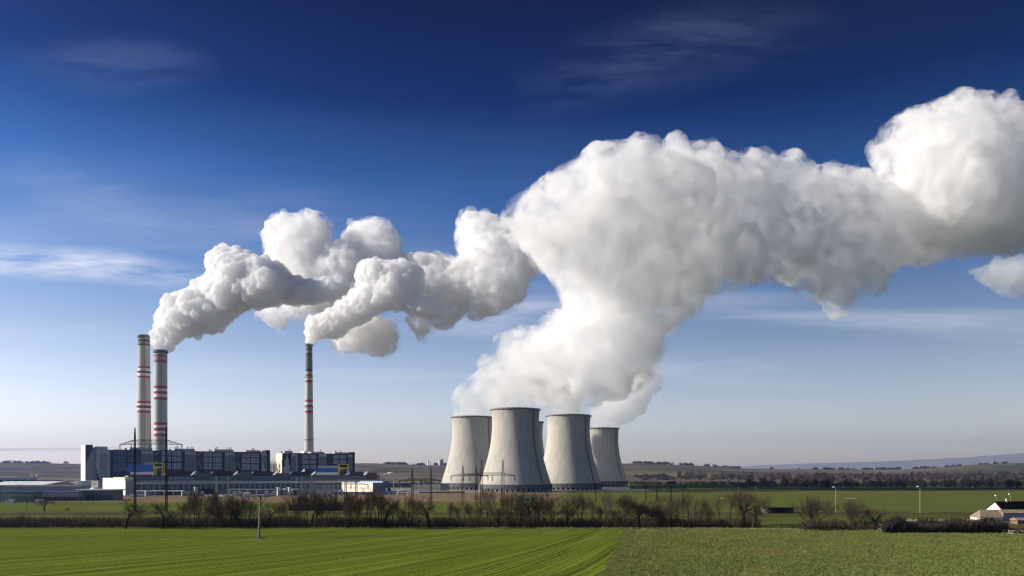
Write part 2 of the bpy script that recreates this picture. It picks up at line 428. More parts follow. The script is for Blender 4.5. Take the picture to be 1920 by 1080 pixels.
def terrain_mat():
    def b(t, bs):
        p = pos(t); s = t.nodes.new('ShaderNodeSeparateXYZ'); t.links.new(p, s.inputs[0])
        w = t.nodes.new('ShaderNodeTexVoronoi'); w.feature = 'F1'
        mp = mapping(t, p, rot=(0, 0, R(12)), scale=(1 / 900, 1 / 330, 0.0))
        nz = t.nodes.new('ShaderNodeTexNoise'); nz.inputs['Scale'].default_value = 2.0
        t.links.new(mp, nz.inputs['Vector'])
        mm = t.nodes.new('ShaderNodeVectorMath'); mm.operation = 'MULTIPLY_ADD'; mm.inputs[1].default_value = (0.18, 0.18, 0)
        t.links.new(nz.outputs['Color'], mm.inputs[0]); t.links.new(mp, mm.inputs[2]); t.links.new(mm.outputs[0], w.inputs['Vector'])
        w.inputs['Scale'].default_value = 1.0
        sc = t.nodes.new('ShaderNodeSeparateColor'); t.links.new(w.outputs['Color'], sc.inputs[0])
        far = ramp(t, sc.outputs[0], [(0.0, (0.13, 0.095, 0.07)), (0.22, (0.19, 0.15, 0.105)), (0.42, (0.115, 0.085, 0.065)), (0.6, (0.24, 0.20, 0.13)),
                                      (0.74, (0.075, 0.10, 0.04)), (0.88, (0.15, 0.12, 0.085))], 'CONSTANT')
        st = noisen(t, mapping(t, p, rot=(0, 0, R(8)), scale=(1 / 900, 1 / 45, 0)), 1.0, 5, 0.65)
        far = mixc(t, 0.45, far, ramp(t, st, [(0.3, (0.05, 0.045, 0.03)), (0.5, (0.15, 0.12, 0.09)), (0.7, (0.28, 0.22, 0.15))]))
        wood = noisen(t, mapping(t, p, scale=(1 / 420, 1 / 190, 0)), 1.0, 6, 0.7)
        far = mixc(t, ramp(t, wood, [(0.55, 0.0), (0.60, 0.85)]), far, (0.045, 0.035, 0.028))
        near = ramp(t, noisen(t, p, 0.03, 6, 0.65), [(0.3, (0.055, 0.055, 0.022)), (0.55, (0.10, 0.09, 0.04)), (0.75, (0.14, 0.11, 0.06))])
        east = mathn(t, 'DIVIDE', s.outputs[0], mathn(t, 'MAXIMUM', s.outputs[1], 1.0))
        far = mixc(t, ramp(t, mathn(t, 'MULTIPLY_ADD', wood, 0.25, east), [(0.58, 0.0), (0.70, 0.6)]), far, (0.075, 0.095, 0.045))
        k = ramp(t, mathn(t, 'MULTIPLY', s.outputs[1], 1 / 3000), [(0.45, 0.0), (0.7, 1.0)])
        c = mixc(t, k, near, far)
        t.links.new(c, bs.inputs['Base Color'])
    return mat('farmland', (0.1, 0.1, 0.05), 1.0, b, spec=0.0)
rs = [2, 20, 60, 120, 300, 600, 1000, 1500, 2000] + list(np.linspace(2300, 5600, 46)) + [6000, 6600, 7400, 8400, 10000, 13000, 17000]
gv, gf = ground_grid(rs, -math.pi, math.pi, 480)
g = MB().add(gv, [tuple(reversed(f)) for f in gf]).build('terrain', terrain_mat(), smooth=True); tag(g, kind='structure')
def ridge_mesh():
    vs, fs = [], []; n = 220
    rows = [(12500, 0.0), (13300, 0.8), (14000, 1.0), (15200, 0.6)]
    for D, k in rows:
        for i in range(n + 1):
            px = -400 + 2900 * i / n
            top = np.interp(px, [-400, 0, 300, 900, 1250, 1450, 1600, 1750, 1850, 1920, 2200, 2500], [878, 877, 882, 886, 880, 872, 867, 861, 855, 850, 842, 852])
            top += 1.8 * noise.noise(Vector((px / 90, 3.3, 0))) + 0.8 * noise.noise(Vector((px / 20, 1.3, 0)))
            x = (px - 960) / F * 14000
            vs.append((x, D, (HC + (YH - top) / F * 14000) * k - 30 * (1 - k)))
    for r in range(len(rows) - 1):
        for i in range(n):
            a = r * (n + 1) + i; fs.append((a, a + 1, a + n + 2, a + n + 1))
    return vs, fs
o = MB().add(*ridge_mesh()).build('distant_hills', mat('far_hills', (0.32, 0.31, 0.30), 1.0, var=0.12, vscale=0.002), smooth=True); tag(o, kind='structure')  # pale base colour paints in extra distance haze

def sheet(name, pts, z, m, nx=1, ny=1):
    """flat quad sheet from 4 ground corners (ccw), subdivided"""
    a, b, c, d = [Vector(p) for p in pts]; vs, fs = [], []
    for j in range(ny + 1):
        for i in range(nx + 1):
            u, v = i / nx, j / ny
            p = (a * (1 - u) + b * u) * (1 - v) + (d * (1 - u) + c * u) * v
            vs.append((p.x, p.y, z))
    for j in range(ny):
        for i in range(nx):
            q = j * (nx + 1) + i; fs.append((q, q + 1, q + nx + 2, q + nx + 1))
    return tag(MB().add(vs, fs).build(name, m), kind='structure')
def DY(y): return HC * F / (y - YH)                    # distance of flat ground seen at photo row y
def PX(px, D): return (px - 960) / F * D
def rows_mat():
    """young winter wheat drilled in curving rows"""
    def b(t, bs):
        p = pos(t); s = t.nodes.new('ShaderNodeSeparateXYZ'); t.links.new(p, s.inputs[0])
        X, Y = s.outputs[0], s.outputs[1]
        wig = noisen(t, mapping(t, p, scale=(0.012, 0.012, 0)), 1.0, 2, 0.5)
        u = mathn(t, 'MULTIPLY', mathn(t, 'SUBTRACT', X, 95.0), mathn(t, 'EXPONENT', mathn(t, 'MULTIPLY', Y, 0.0042)))
        u = mathn(t, 'MULTIPLY_ADD', wig, 14.0, u)
        fine = noisen(t, mathn(t, 'MULTIPLY', u, 0.55), 1.0, 3, 0.75, dim='1D')
        fine2 = noisen(t, mathn(t, 'MULTIPLY', u, 1.7), 1.0, 3, 0.75, dim='1D')
        coarse = noisen(t, mathn(t, 'MULTIPLY', u, 0.07), 1.0, 4, 0.7, dim='1D')
        cmb = t.nodes.new('ShaderNodeCombineXYZ'); t.links.new(mathn(t, 'MULTIPLY', u, 0.08), cmb.inputs[0]); t.links.new(mathn(t, 'MULTIPLY', Y, 0.012), cmb.inputs[1])
        along = noisen(t, cmb.outputs[0], 1.0, 5, 0.62)
        patch = noisen(t, p, 0.02, 4, 0.6); grain = noisen(t, mapping(t, p, scale=(1, 0.5, 1)), 1.6, 4, 0.8)
        far = ramp(t, mathn(t, 'MULTIPLY', Y, 1 / 330), [(0.66, 0.0), (0.8, 0.35), (0.95, 0.8)])
        f = mathn(t, 'MULTIPLY_ADD', fine, 0.44, mathn(t, 'MULTIPLY_ADD', coarse, 0.10, mathn(t, 'MULTIPLY_ADD', along, 0.14, mathn(t, 'MULTIPLY_ADD', grain, 0.26, mathn(t, 'MULTIPLY', fine2, 0.22)))))
        c = ramp(t, f, [(0.52, (0.034, 0.036, 0.010)), (0.55, (0.076, 0.100, 0.011)), (0.588, (0.140, 0.190, 0.016)), (0.64, (0.235, 0.270, 0.044))])
        # broad bare strips lying across, stronger towards the far edge
        cm2 = t.nodes.new('ShaderNodeCombineXYZ'); t.links.new(mathn(t, 'MULTIPLY', X, 0.004), cm2.inputs[0])
        t.links.new(mathn(t, 'MULTIPLY', mathn(t, 'SUBTRACT', Y, mathn(t, 'MULTIPLY', X, 0.10)), 0.055), cm2.inputs[1])
        bare = noisen(t, cm2.outputs[0], 1.0, 5, 0.6)
        bare = ramp(t, bare, [(0.52, 0.0), (0.64, 1.0)])
        c = mixc(t, mathn(t, 'MULTIPLY', bare, mathn(t, 'MULTIPLY_ADD', far, 0.6, 0.12)), c, (0.085, 0.075, 0.026))
        # tramlines: paired wheel tracks
        fr = mathn(t, 'FRACT', mathn(t, 'MULTIPLY', mathn(t, 'ADD', u, 9), 1 / 46.0))
        tl = mathn(t, 'ADD', mathn(t, 'LESS_THAN', mathn(t, 'ABSOLUTE', mathn(t, 'SUBTRACT', fr, 0.5)), 0.010), mathn(t, 'LESS_THAN', mathn(t, 'ABSOLUTE', mathn(t, 'SUBTRACT', fr, 0.57)), 0.010))
        c = mixc(t, mathn(t, 'MULTIPLY', tl, 0.65), c, (0.055, 0.05, 0.018))
        t.links.new(c, bs.inputs['Base Color'])
        bm = t.nodes.new('ShaderNodeBump'); bm.inputs['Strength'].default_value = 0.6; bm.inputs['Distance'].default_value = 0.5
        t.links.new(f, bm.inputs['Height']); t.links.new(bm.outputs[0], bs.inputs['Normal'])
    return mat('wheat_rows', (0.1, 0.2, 0.01), 1.0, b, spec=0.0)
def clumpy_mat():
    def b(t, bs):
        p = pos(t)
        v = t.nodes.new('ShaderNodeTexVoronoi'); v.inputs['Scale'].default_value = 1.1; t.links.new(p, v.inputs['Vector'])
        big = noisen(t, p, 0.035, 5, 0.6); mid = noisen(t, p, 0.9, 5, 0.8); st = noisen(t, mapping(t, p, scale=(0.012, 0.09, 0)), 1.0, 4, 0.6)
        f = mathn(t, 'MULTIPLY_ADD', mid, 0.55, mathn(t, 'MULTIPLY_ADD', v.outputs['Distance'], -0.25, mathn(t, 'MULTIPLY', big, 0.35)))
        c = ramp(t, f, [(0.22, (0.27, 0.205, 0.075)), (0.30, (0.21, 0.195, 0.055)), (0.355, (0.125, 0.155, 0.035)), (0.40, (0.055, 0.085, 0.018)), (0.48, (0.22, 0.27, 0.07))])
        c = mixc(t, ramp(t, st, [(0.45, 0.0), (0.7, 0.55)]), c, (0.15, 0.125, 0.045))
        # light on the leaves painted in as pale flecks, with worn flecks
        wv = t.nodes.new('ShaderNodeTexVoronoi'); wv.inputs['Scale'].default_value = 0.75; t.links.new(p, wv.inputs['Vector'])
        c = mixc(t, mathn(t, 'MULTIPLY', mathn(t, 'LESS_THAN', wv.outputs['Distance'], 0.16), 0.5), c, (0.26, 0.26, 0.12))
        t.links.new(c, bs.inputs['Base Color'])
        bm = t.nodes.new('ShaderNodeBump'); bm.inputs['Strength'].default_value = 0.9; bm.inputs['Distance'].default_value = 0.7
        t.links.new(mid, bm.inputs['Height']); t.links.new(bm.outputs[0], bs.inputs['Normal'])
    return mat('rapeseed_leaves', (0.1, 0.14, 0.03), 1.0, b, spec=0.0)
def grass_mat(name, lo, mid, hi, sx=0.01, sy=0.06):
    def b(t, bs):
        p = pos(t)
        f = mathn(t, 'MULTIPLY_ADD', noisen(t, mapping(t, p, scale=(sx, sy, 0)), 1.0, 5, 0.6), 0.6, mathn(t, 'MULTIPLY', noisen(t, p, 0.4, 5, 0.75), 0.4))
        c = ramp(t, f, [(0.36, lo), (0.5, mid), (0.64, hi)]); t.links.new(c, bs.inputs['Base Color'])
    return mat(name, mid, 1.0, b, spec=0.0)
# the two near fields meet along a margin that runs away from the viewer
MX0, MX1 = PX(1143, 171), PX(1178, DY(993))
def mx(y, off=0): return MX0 + (MX1 - MX0) * (y - 171) / (DY(993) - 171) + off
YF = DY(991.5)
sheet('wheat_field', [(-700, -60, 0), (mx(-60, -1.8), -60, 0), (mx(YF, -0.6), YF, 0), (-700, DY(990), 0)], 0.04, rows_mat())
sheet('rapeseed_field', [(mx(-60, 3.2), -60, 0), (600, -60, 0), (600, DY(998), 0), (mx(YF, 1.2), YF, 0)], 0.04, clumpy_mat())
vs_, fs_ = [], []
for k in range(241):                       # ragged strip of rank grass and clods between the crops
    y = -60 + (YF + 60) * k / 240
    a_ = 1.6 * noise.noise(Vector((y / 5, 1, 0))) + 0.3 * noise.noise(Vector((y / 2.3, 5, 0))); b_ = 1.8 * noise.noise(Vector((y / 6, 9, 0))) + 0.3 * noise.noise(Vector((y / 2.1, 13, 0)))
    vs_ += [(mx(y, -1.9 + a_), y, 0.08), (mx(y, 2.9 + b_), y, 0.08)]
    if k: fs_.append((2 * k - 2, 2 * k - 1, 2 * k + 1, 2 * k))
tag(MB().add(vs_, fs_).build('field_margin', grass_mat('margin_grass', (0.05, 0.045, 0.018), (0.105, 0.12, 0.03), (0.19, 0.175, 0.07), 0.35, 0.5)), kind='structure')
sheet('field_track', [(-700, DY(990), 0), (mx(YF), YF, 0), (mx(YF), YF + 4.5, 0), (-700, DY(990) + 4.5, 0)], 0.10,
      grass_mat('dry_grass_track', (0.06, 0.05, 0.02), (0.17, 0.15, 0.07), (0.30, 0.26, 0.15), 0.3, 0.6))
sheet('farm_path', [(mx(YF), YF, 0), (600, DY(998.5), 0), (600, DY(998.5) + 4.0, 0), (mx(YF), YF + 4.5, 0)], 0.10,
      grass_mat('path_dust', (0.10, 0.08, 0.045), (0.22, 0.18, 0.11), (0.34, 0.29, 0.2), 0.3, 0.6))
sheet('rough_meadow', [(-900, YF + 4, 0), (900, YF + 4, 0), (900, DY(964), 0), (-900, DY(964), 0)], 0.05,
      grass_mat('rough_meadow_grass', (0.045, 0.05, 0.014), (0.09, 0.105, 0.025), (0.14, 0.14, 0.045)))
sheet('embankment_track', [(-1000, DY(964), 0), (1000, DY(964), 0), (1000, DY(961), 0), (-1000, DY(961), 0)], 0.12,
      grass_mat('track_ballast', (0.04, 0.032, 0.022), (0.075, 0.055, 0.04), (0.2, 0.17, 0.11), 0.05, 0.3))
sheet('green_meadow', [(-1100, DY(961), 0), (PX(985, DY(961)), DY(961), 0), (PX(1035, DY(941)), DY(941), 0), (-1100, DY(941), 0)], 0.06,
      grass_mat('meadow_green', (0.08, 0.095, 0.022), (0.11, 0.13, 0.027), (0.14, 0.155, 0.034)))
sheet('ploughed_strip', [(-1100, DY(941), 0), (PX(1035, DY(941)), DY(941), 0), (PX(1082, DY(925)), DY(925), 0), (-1100, DY(925), 0)], 0.06,
      grass_mat('ploughed_earth', (0.14, 0.10, 0.06), (0.20, 0.145, 0.09), (0.25, 0.19, 0.12)))
sheet('young_crop_field', [(PX(985, DY(961)), DY(961), 0), (1500, DY(961), 0), (1500, DY(919.5), 0), (PX(1082, DY(925)), DY(921), 0)], 0.07,
      grass_mat('young_crop', (0.085, 0.098, 0.026), (0.105, 0.12, 0.030), (0.125, 0.14, 0.038)))
sheet('plant_yard', [(-1300, DY(925), 0), (PX(1000, DY(925)), DY(925), 0), (PX(1240, DY(917)) , DY(912), 0), (120, 1700, 0)] and
      [(-1400, DY(924.9), 0), (PX(1190, DY(919)), DY(924.9), 0), (PX(1180, 1700), 1700, 0), (-1800, 1700, 0)], 0.06,
      mat('yard_concrete', (0.17, 0.16, 0.14), 0.95, var=0.35, vscale=0.04))
sheet('main_road', [(PX(1100, 1080), 1060, 0), (3000, 1100, 0), (3000, 1112, 0), (PX(1100, 1080), 1072, 0)], 0.10, mat('road_asphalt', (0.26, 0.24, 0.22), 0.9, var=0.1))
sheet('shaded_crop_field', [(PX(1180, 1120), 1115, 0), (3000, 1115, 0), (3600, 1900, 0), (PX(1180, 1900), 1900, 0)], 0.07,
      grass_mat('shade_painted_crop', (0.035, 0.055, 0.014), (0.05, 0.075, 0.02), (0.075, 0.09, 0.03)))  # steam shadow painted in as a darker crop colour
sheet('ring_road', [(PX(1175, 1480), 1470, 0), (PX(1420, 1480), 1470, 0), (PX(1420, 1490), 1486, 0), (PX(1175, 1490), 1486, 0)], 0.11, mat('road_gravel', (0.38, 0.33, 0.26), 0.95, var=0.1))

# ------------------------------------------------------------------ cooling towers
def tower_proto():
    root = empty('cooling_tower')
    def rad(z): return math.sqrt(28.3 ** 2 + 0.207 * (z - 82) ** 2)
    zs = np.linspace(9, 99.2, 46)
    prof = [(rad(z), z) for z in zs] + [(rad(99) - 0.8, 99.2)] + [(rad(z) - 0.8, z) for z in zs[::-4]]
    MB().lathe(prof, 120).build('shell', M['tower'], root, smooth=False)
    # flange at the rim with alternating red and white warning panels
    MB().lathe([(rad(99) + .05, 98.2), (rad(99) + 1.2, 98.4), (rad(99) + 1.2, 99.0), (rad(99) - 0.9, 99.25)], 120).build('rim_walkway', M['lintel'], root)
    n = 56; pan = {}
    for i in range(n):
        if i > 1:
            c = pan[i % 2].copy(); COL.objects.link(c); c.parent = root; c.rotation_euler = (0, 0, 2 * math.pi * (i - i % 2) / n); continue
        a0, a1 = 2 * math.pi * i / n, 2 * math.pi * (i + 1) / n
        mb = MB()
        r0, r1 = rad(99) + 1.25, rad(99) + 1.4
        vs = [(r * math.cos(a), r * math.sin(a), z) for z in (99.1, 100.0) for r in (r0, r1) for a in (a0, a1)]
        mb.add(vs, [(0,1,3,2),(4,6,7,5),(0,4,5,1),(2,3,7,6),(0,2,6,4),(1,5,7,3)])
        pan[i % 2] = mb.build('red_warning_panel' if i % 2 else 'white_warning_panel', M['fadedred'] if i % 2 else M['fadedwhite'], root)
    ri = rad(9)
    mb = MB().lathe([(ri + 0.9, 3.6), (ri + 0.9, 9.3), (ri - 1.0, 9.3), (ri - 1.0, 3.6), (ri + 0.9, 3.6)], 120)
    for i in range(100):
        a = 2 * math.pi * i / 100
        mb.tube(((ri + 1) * math.cos(a), (ri + 1) * math.sin(a), 3.6), ((ri + 1) * math.cos(a), (ri + 1) * math.sin(a), 9.2), 0.35, n=4)
    mb.build('lintel_ring', M['lintel'], root)
    MB().lathe([(ri - 2.5, 0), (ri - 3.5, 12)], 60).build('inner_fill', M['darker'], root)
    MB().lathe([(ri + 4, 0), (ri + 4, 0.8), (ri + 1.5, 0.8), (ri + 1.5, 0.05)], 80).build('basin_wall', M['poleconc'], root)
    c0 = None
    for i in range(44):
        a = 2 * math.pi * i / 44; da = 0.045
        if c0 is None:
            c0 = MB().tube((ri + 1.4, -da * ri, 0), (ri, 0, 4.2), 0.5, n=5).tube((ri + 1.4, da * ri, 0), (ri, 0, 4.2), 0.5, n=5).build('support_column', M['tower'], root)
        else:
            c = c0.copy(); COL.objects.link(c); c.parent = root; c.rotation_euler = (0, 0, a)
    # external ladder and cable riser
    a = R(-43); mb = MB()
    zz = np.linspace(9, 99, 40)
    for s in (-0.8, 0.8):
        for z0, z1 in zip(zz[:-1], zz[1:]):
            p = [Vector(((rad(z) + 0.55) * math.cos(a) - s * math.sin(a), (rad(z) + 0.55) * math.sin(a) + s * math.cos(a), z)) for z in (z0, z1)]
            mb.tube(p[0], p[1], 0.28, n=4)
    for z in np.arange(9.5, 99, 1.5):
        p = [((rad(z) + 0.55) * math.cos(a) - s * math.sin(a), (rad(z) + 0.55) * math.sin(a) + s * math.cos(a), z) for s in (-0.8, 0.8)]
        mb.tube(p[0], p[1], 0.12, n=4)
    mb.build('ladder', M['lintel'], root)
    return root
ct = tower_proto()
TOW = [(966.5, 966, 'nearest and tallest looking concrete cooling tower, streaked grey, behind the ochre pylons'),
       (886.5, 1098, 'pale concrete cooling tower partly hidden by the nearest tower, beside the small dark box building'),
       (1066, 1068, 'concrete cooling tower with the steam shadow across its upper left, right of the nearest tower'),
       (1128, 1370, 'smallest concrete cooling tower at the far end, under the thin leaning steam curl'),
       (982, 1200, 'concrete cooling tower almost wholly hidden, only a sliver showing between the two big towers')]
for i, (px, D, lab) in enumerate(TOW):
    o = ct if i == 0 else copy_tree(ct)
    o.location = G(px, D); o.rotation_euler.z = math.atan2(-PX(px, D), D) + i * 0.03
    tag(o, lab, 'cooling tower', 'concrete cooling towers of the power station')

# ------------------------------------------------------------------ chimneys
def chimney(px, D, ytop, rt, rb, bands, rings, base, label, kink=None):
    def Z(y): return HC + (YH - y) * D / F
    H = Z(ytop)
    root = empty('chimney', G(px, D)); tag(root, label, 'chimney', 'tall banded chimneys of the power station')
    def b(t, bs):
        s = t.nodes.new('ShaderNodeSeparateXYZ'); tco = t.nodes.new('ShaderNodeTexCoord').outputs['Object']; t.links.new(tco, s.inputs[0])
        z = mathn(t, 'DIVIDE', s.outputs[2], H)
        st = [(0.0, base)]
        for (y0, y1, c) in sorted(bands, key=lambda q: -q[1]):
            st.append((Z(y1) / H, c)); st.append((Z(y0) / H, base))
        out = []
        for k, (p, c) in enumerate(st):
            if k + 1 < len(st) and abs(st[k+1][0] - p) < 1e-4: continue
            out.append((p, c))
        cc = ramp(t, z, out[:32], 'CONSTANT')
        f = noisen(t, mapping(t, tco, scale=(0.25, 0.25, 0.02)), 1.0, 5, 0.6)
        k = mathn(t, 'MULTIPLY_ADD', f, 0.5, 0.75)
        t.links.new(mixc(t, 1.0, cc, k, 'MULTIPLY'), bs.inputs['Base Color'])
    m = mat('banded_concrete', base, 0.9, b, spec=0.1)
    prof = [(rb + (rt - rb) * (k / 20) ** (0.75), H * k / 20) for k in range(21)]
    MB().lathe(prof + [(rt - 0.7, H), (rt - 0.8, H - 12)], 40).build('shaft', m, root, smooth=True)
    def rr(z): return rb + (rt - rb) * (z / H) ** 0.75
    MB().lathe([(rr(H) + .05, H - 4.2), (rt + 0.9, H - 3.8), (rt + 0.9, H - 0.6), (rt + 0.2, H + 0.3), (rt - 0.9, H + 0.3), (rt - 0.9, H - 3)], 40).build('cap', M['roofgrey'], root)
    for y in rings:
        z = Z(y); r = rr(z)
        f = MB().lathe([(r - .1, z - 0.5), (r + 1.3, z - 0.3), (r + 1.3, z + 0.1), (r - .1, z + 0.2)], 40).build('platform', M['lintel'], root)
        ra = MB()
        for i in range(24):
            t = 2 * math.pi * i / 24; ra.tube(((r + 1.2) * math.cos(t), (r + 1.2) * math.sin(t), z), ((r + 1.2) * math.cos(t), (r + 1.2) * math.sin(t), z + 1.2), 0.06, n=3)
        ra.lathe([(r + 1.15, z + 1.15), (r + 1.25, z + 1.15), (r + 1.25, z + 1.25), (r + 1.15, z + 1.25), (r + 1.15, z + 1.15)], 40)
        ra.build('railing', M['lintel'], f)
    a = R(-60); ld = MB()
    for s in (-.4, .4):
        ld.tube(((rb + .4) * math.cos(a) - s * math.sin(a), (rb + .4) * math.sin(a) + s * math.cos(a), 2), ((rt + .4) * math.cos(a) - s * math.sin(a), (rt + .4) * math.sin(a) + s * math.cos(a), H - 4), 0.12, n=4)
    ld.build('ladder', M['lintel'], root)
    return root
rd, wh, dk, gr = (0.42, 0.095, 0.075), (0.72, 0.70, 0.68), (0.09, 0.075, 0.07), (0.16, 0.19, 0.18)
cb = (0.50, 0.49, 0.43)
chimney(270, 1300, 629, 8.9, 12.2, [(637, 642, dk), (646, 650, (0.13, 0.08, 0.07)), (642, 646, (0.3, 0.28, 0.25)), (688, 692, rd), (692, 697, wh), (697.5, 701, (0.3, 0.06, 0.05)), (701, 706, wh), (706, 710, rd),
        (753, 757, rd), (757, 761.5, wh), (762, 766, (0.3, 0.06, 0.05)), (766, 771, wh), (771, 775, rd)], (634, 697.5, 762.5), cb,
        'tallest grey chimney with red and white bands and no smoke, leftmost of the three')
chimney(301.3, 1280, 657, 9.9, 10.3, [(666, 671, (0.36, 0.15, 0.12)), (671, 677, (0.42, 0.37, 0.34)), (677, 681.5, (0.34, 0.14, 0.11)), (725, 730, rd), (730, 735, wh), (735, 740, rd), (740, 746, wh), (746, 751, rd),
        (793, 798, rd), (798, 803, wh), (803, 808.5, rd), (808.5, 814, wh), (814, 819, rd)], (662,), (0.50, 0.49, 0.44),
        'thick grey chimney with three sets of red and white bands, steaming, beside the smokeless one')
chimney(579.5, 1420, 645, 5.6, 9.4, [(649, 653, (0.25, 0.25, 0.26)), (653, 658, dk), (658, 663, (0.3, 0.3, 0.32)), (663, 667, dk), (667, 693, gr), (693, 698, dk), (698, 703, (0.5, 0.48, 0.44)), (703, 707, rd), (708, 713, wh), (713, 718, rd),
        (751, 755, rd), (755, 760, wh), (760, 764.5, rd), (765.5, 770, wh), (770, 775, rd)], (649, 708, 765, 824.5), (0.52, 0.50, 0.41),
        'slender chimney with soot darkened top and red bands, steaming, behind the second boiler house')
# ------------------------------------------------------------------ power station buildings
DIRX, DIRY = math.cos(R(36.3)), math.sin(R(36.3))
class Fac:
    """a facade line: local x along it, local y behind it, z up"""
    def __init__(s, root, ox, oy): s.root, s.ox, s.oy = root, ox, oy
    def s(s_, px):
        k = (px - 960) / F
        return (k * s_.oy - s_.ox) / (DIRX - k * DIRY)
    def D(s_, px): return s_.oy + s_.s(px) * DIRY
    def z(s_, px, y): return HC + (YH - y) * s_.D(px) / F
    def box(s_, name, px0, px1, z0, z1, front, back, m, parent=None):
        return MB().box(s_.s(px0), s_.s(px1), front, back, z0, z1).build(name, m, parent or s_.root)
def boiler_house(ox, oy, label):
    root = empty('boiler_house', (ox, oy, 0), R(36.3)); tag(root, label, 'industrial building', 'boiler houses below the chimneys')
    return Fac(root, ox, oy)
def glazed_bay(f, p0, p1, rows, roof):
    """recessed bay: dark wall, beams, rows of frosted panes each split in two"""
    s0, s1 = f.s(p0), f.s(p1); mid = (s0 + s1) / 2
    for (y0, y1, kind) in rows:
        z1, z0 = f.z((p0 + p1) / 2, y0), f.z((p0 + p1) / 2, y1)
        for a, b in ((s0, mid - 0.8), (mid + 0.8, s1)):
            w = MB().box(a, b, 1.2, 1.6, z0, z1).build('window', M[kind], f.root)
            n = 7 if kind == 'glassrow' else 4
            mu = MB()
            for i in range(n + 1):
                x = a + (b - a) * i / n; mu.box(x - 0.28, x + 0.28, 0.85, 1.19, z0, z1)
            mu.box(a, b, 0.88, 1.18, (z0 + z1) / 2 - 0.25, (z0 + z1) / 2 + 0.25)
            mu.build('window_frame', M['dark'], w)
    bm = MB()
    for (y0, y1, kind) in rows:
        z1 = f.z((p0 + p1) / 2, y0)
        bm.box(s0 - 1, s1 + 1, 0.2, 1.1, z1 + 0.2, z1 + 1.5)
    bm.box(mid - 0.7, mid + 0.7, 0.3, 0.8, 4, roof - 3)
    bm.build('beam', M['dark'], f.root)
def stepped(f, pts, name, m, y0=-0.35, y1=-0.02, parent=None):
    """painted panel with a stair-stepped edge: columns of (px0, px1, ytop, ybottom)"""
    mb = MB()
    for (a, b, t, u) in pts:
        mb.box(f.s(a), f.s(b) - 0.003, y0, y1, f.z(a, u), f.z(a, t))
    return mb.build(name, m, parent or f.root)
def roof_kit(f, p0, p1, roof, h, stacks, m='midgrey'):
    r = f.box('roof_house', p0, p1, roof + 0.02, roof + h, 6, 22, M[m])
    for p in stacks:
        MB().tube((f.s(p), 9, roof + h), (f.s(p) + 1.2, 9, roof + h + 3.6), 0.55, n=6).build('vent_pipe', M['darker'], r)
f = boiler_house(-616, 1150, 'long dark boiler house with glazed bays and a sunlit white end wall, below two chimneys')
RF = 57.0
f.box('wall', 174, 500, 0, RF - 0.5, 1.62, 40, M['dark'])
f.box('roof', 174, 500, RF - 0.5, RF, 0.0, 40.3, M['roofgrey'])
f.box('end_tower', 160, 174, 0, 64, 0, 42, M['white'])
f.box('end_tower_front', 160.05, 179.8, 0, 56.5, -0.3, 1.6, M['grey'])
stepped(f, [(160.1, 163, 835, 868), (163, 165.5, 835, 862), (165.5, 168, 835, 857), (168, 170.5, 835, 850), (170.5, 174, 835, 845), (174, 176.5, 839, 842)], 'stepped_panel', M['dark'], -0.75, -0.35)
st = f.box('stair_tower', 180, 205.5, 0, 57.4, -2.5, 20, M['midgrey'])
f.box('roof_house', 180, 201, 57.42, 61.5, -2.4, 16, M['midgrey'])
f.box('stair_tower_panel', 186, 200.5, 10, 52.5, -2.9, -2.52, M['grey'])
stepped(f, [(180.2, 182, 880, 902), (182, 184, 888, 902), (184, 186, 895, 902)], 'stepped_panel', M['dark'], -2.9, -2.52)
BR = lambda y: [(849 + y, 856 + y, 'glassrow'), (858 + y, 867 + y, 'glassrow'), (869 + y, 880 + y, 'glassrow'), (883 + y, 889 + y, 'blueglass')]
glazed_bay(f, 214, 262, [(845, 854, 'blueglass'), (856, 866, 'blueglass'), (868, 884, 'blueglass')], RF)
glazed_bay(f, 303, 341, [(846, 854, 'glassrow'), (856, 865, 'glassrow'), (868, 880, 'glassrow'), (883, 889, 'blueglass')], RF)
glazed_bay(f, 382, 416, BR(0), RF)
glazed_bay(f, 454, 486, BR(1.5), RF)
for (a, b) in ((264, 287), (346, 367), (421, 440), (489.5, 500)):
    t = f.box('service_tower', a, b, 0, RF - 0.9, -1.6, 3, M['olive'])
    f.box('top_band', a + 0.3, b - 0.3, RF - 5.4, RF - 1.4, -2.0, -1.62, M['midgrey'], t)
    MB().box(f.s(b) + 0.5, f.s(b) + 2.2, -0.6, 1.0, 22, 40).build('duct', M['olive'], f.root)
for (a, b) in ((288.5, 301), (368.5, 380), (441.5, 452.5)):
    s0, s1 = f.s(a), f.s(b)
    MB().tube((s0 + 1, 0.5, 50), (s1 - 1, 0.8, 56), 0.9, n=6).tube((s0 + 2, 0.6, 42), (s1 - 2, 0.6, 30), 1.2, n=6).build('inclined_duct', M['bluegrey'], f.root)
f.box('end_tower', 500.1, 506, 0, 60.5, -0.8, 38, M['darker'])
f.box('roof_house', 495, 499.8, RF + 0.02, 60, 2, 14, M['cream'])
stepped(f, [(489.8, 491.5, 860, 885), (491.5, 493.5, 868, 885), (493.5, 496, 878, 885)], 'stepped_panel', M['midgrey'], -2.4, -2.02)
roof_kit(f, 245, 287, RF, 4.2, (248, 281, 284), 'midgrey'); roof_kit(f, 329, 367, RF, 3.8, (332, 335, 354, 360, 364)); roof_kit(f, 404, 440, RF, 3.6, (407, 410, 428, 433, 436)); roof_kit(f, 473, 488, RF, 3.4, (476, 479))
for p in (238, 321, 396, 466):
    MB().tube((f.s(p), 8, RF), (f.s(p), 8, RF + 3.2), 1.2, n=8, cap=True).build('vent_cowl', M['darker'], f.root)
f2 = boiler_house(-386.9, 1340, 'shorter dark boiler house with cream end wall, below the slender chimney')
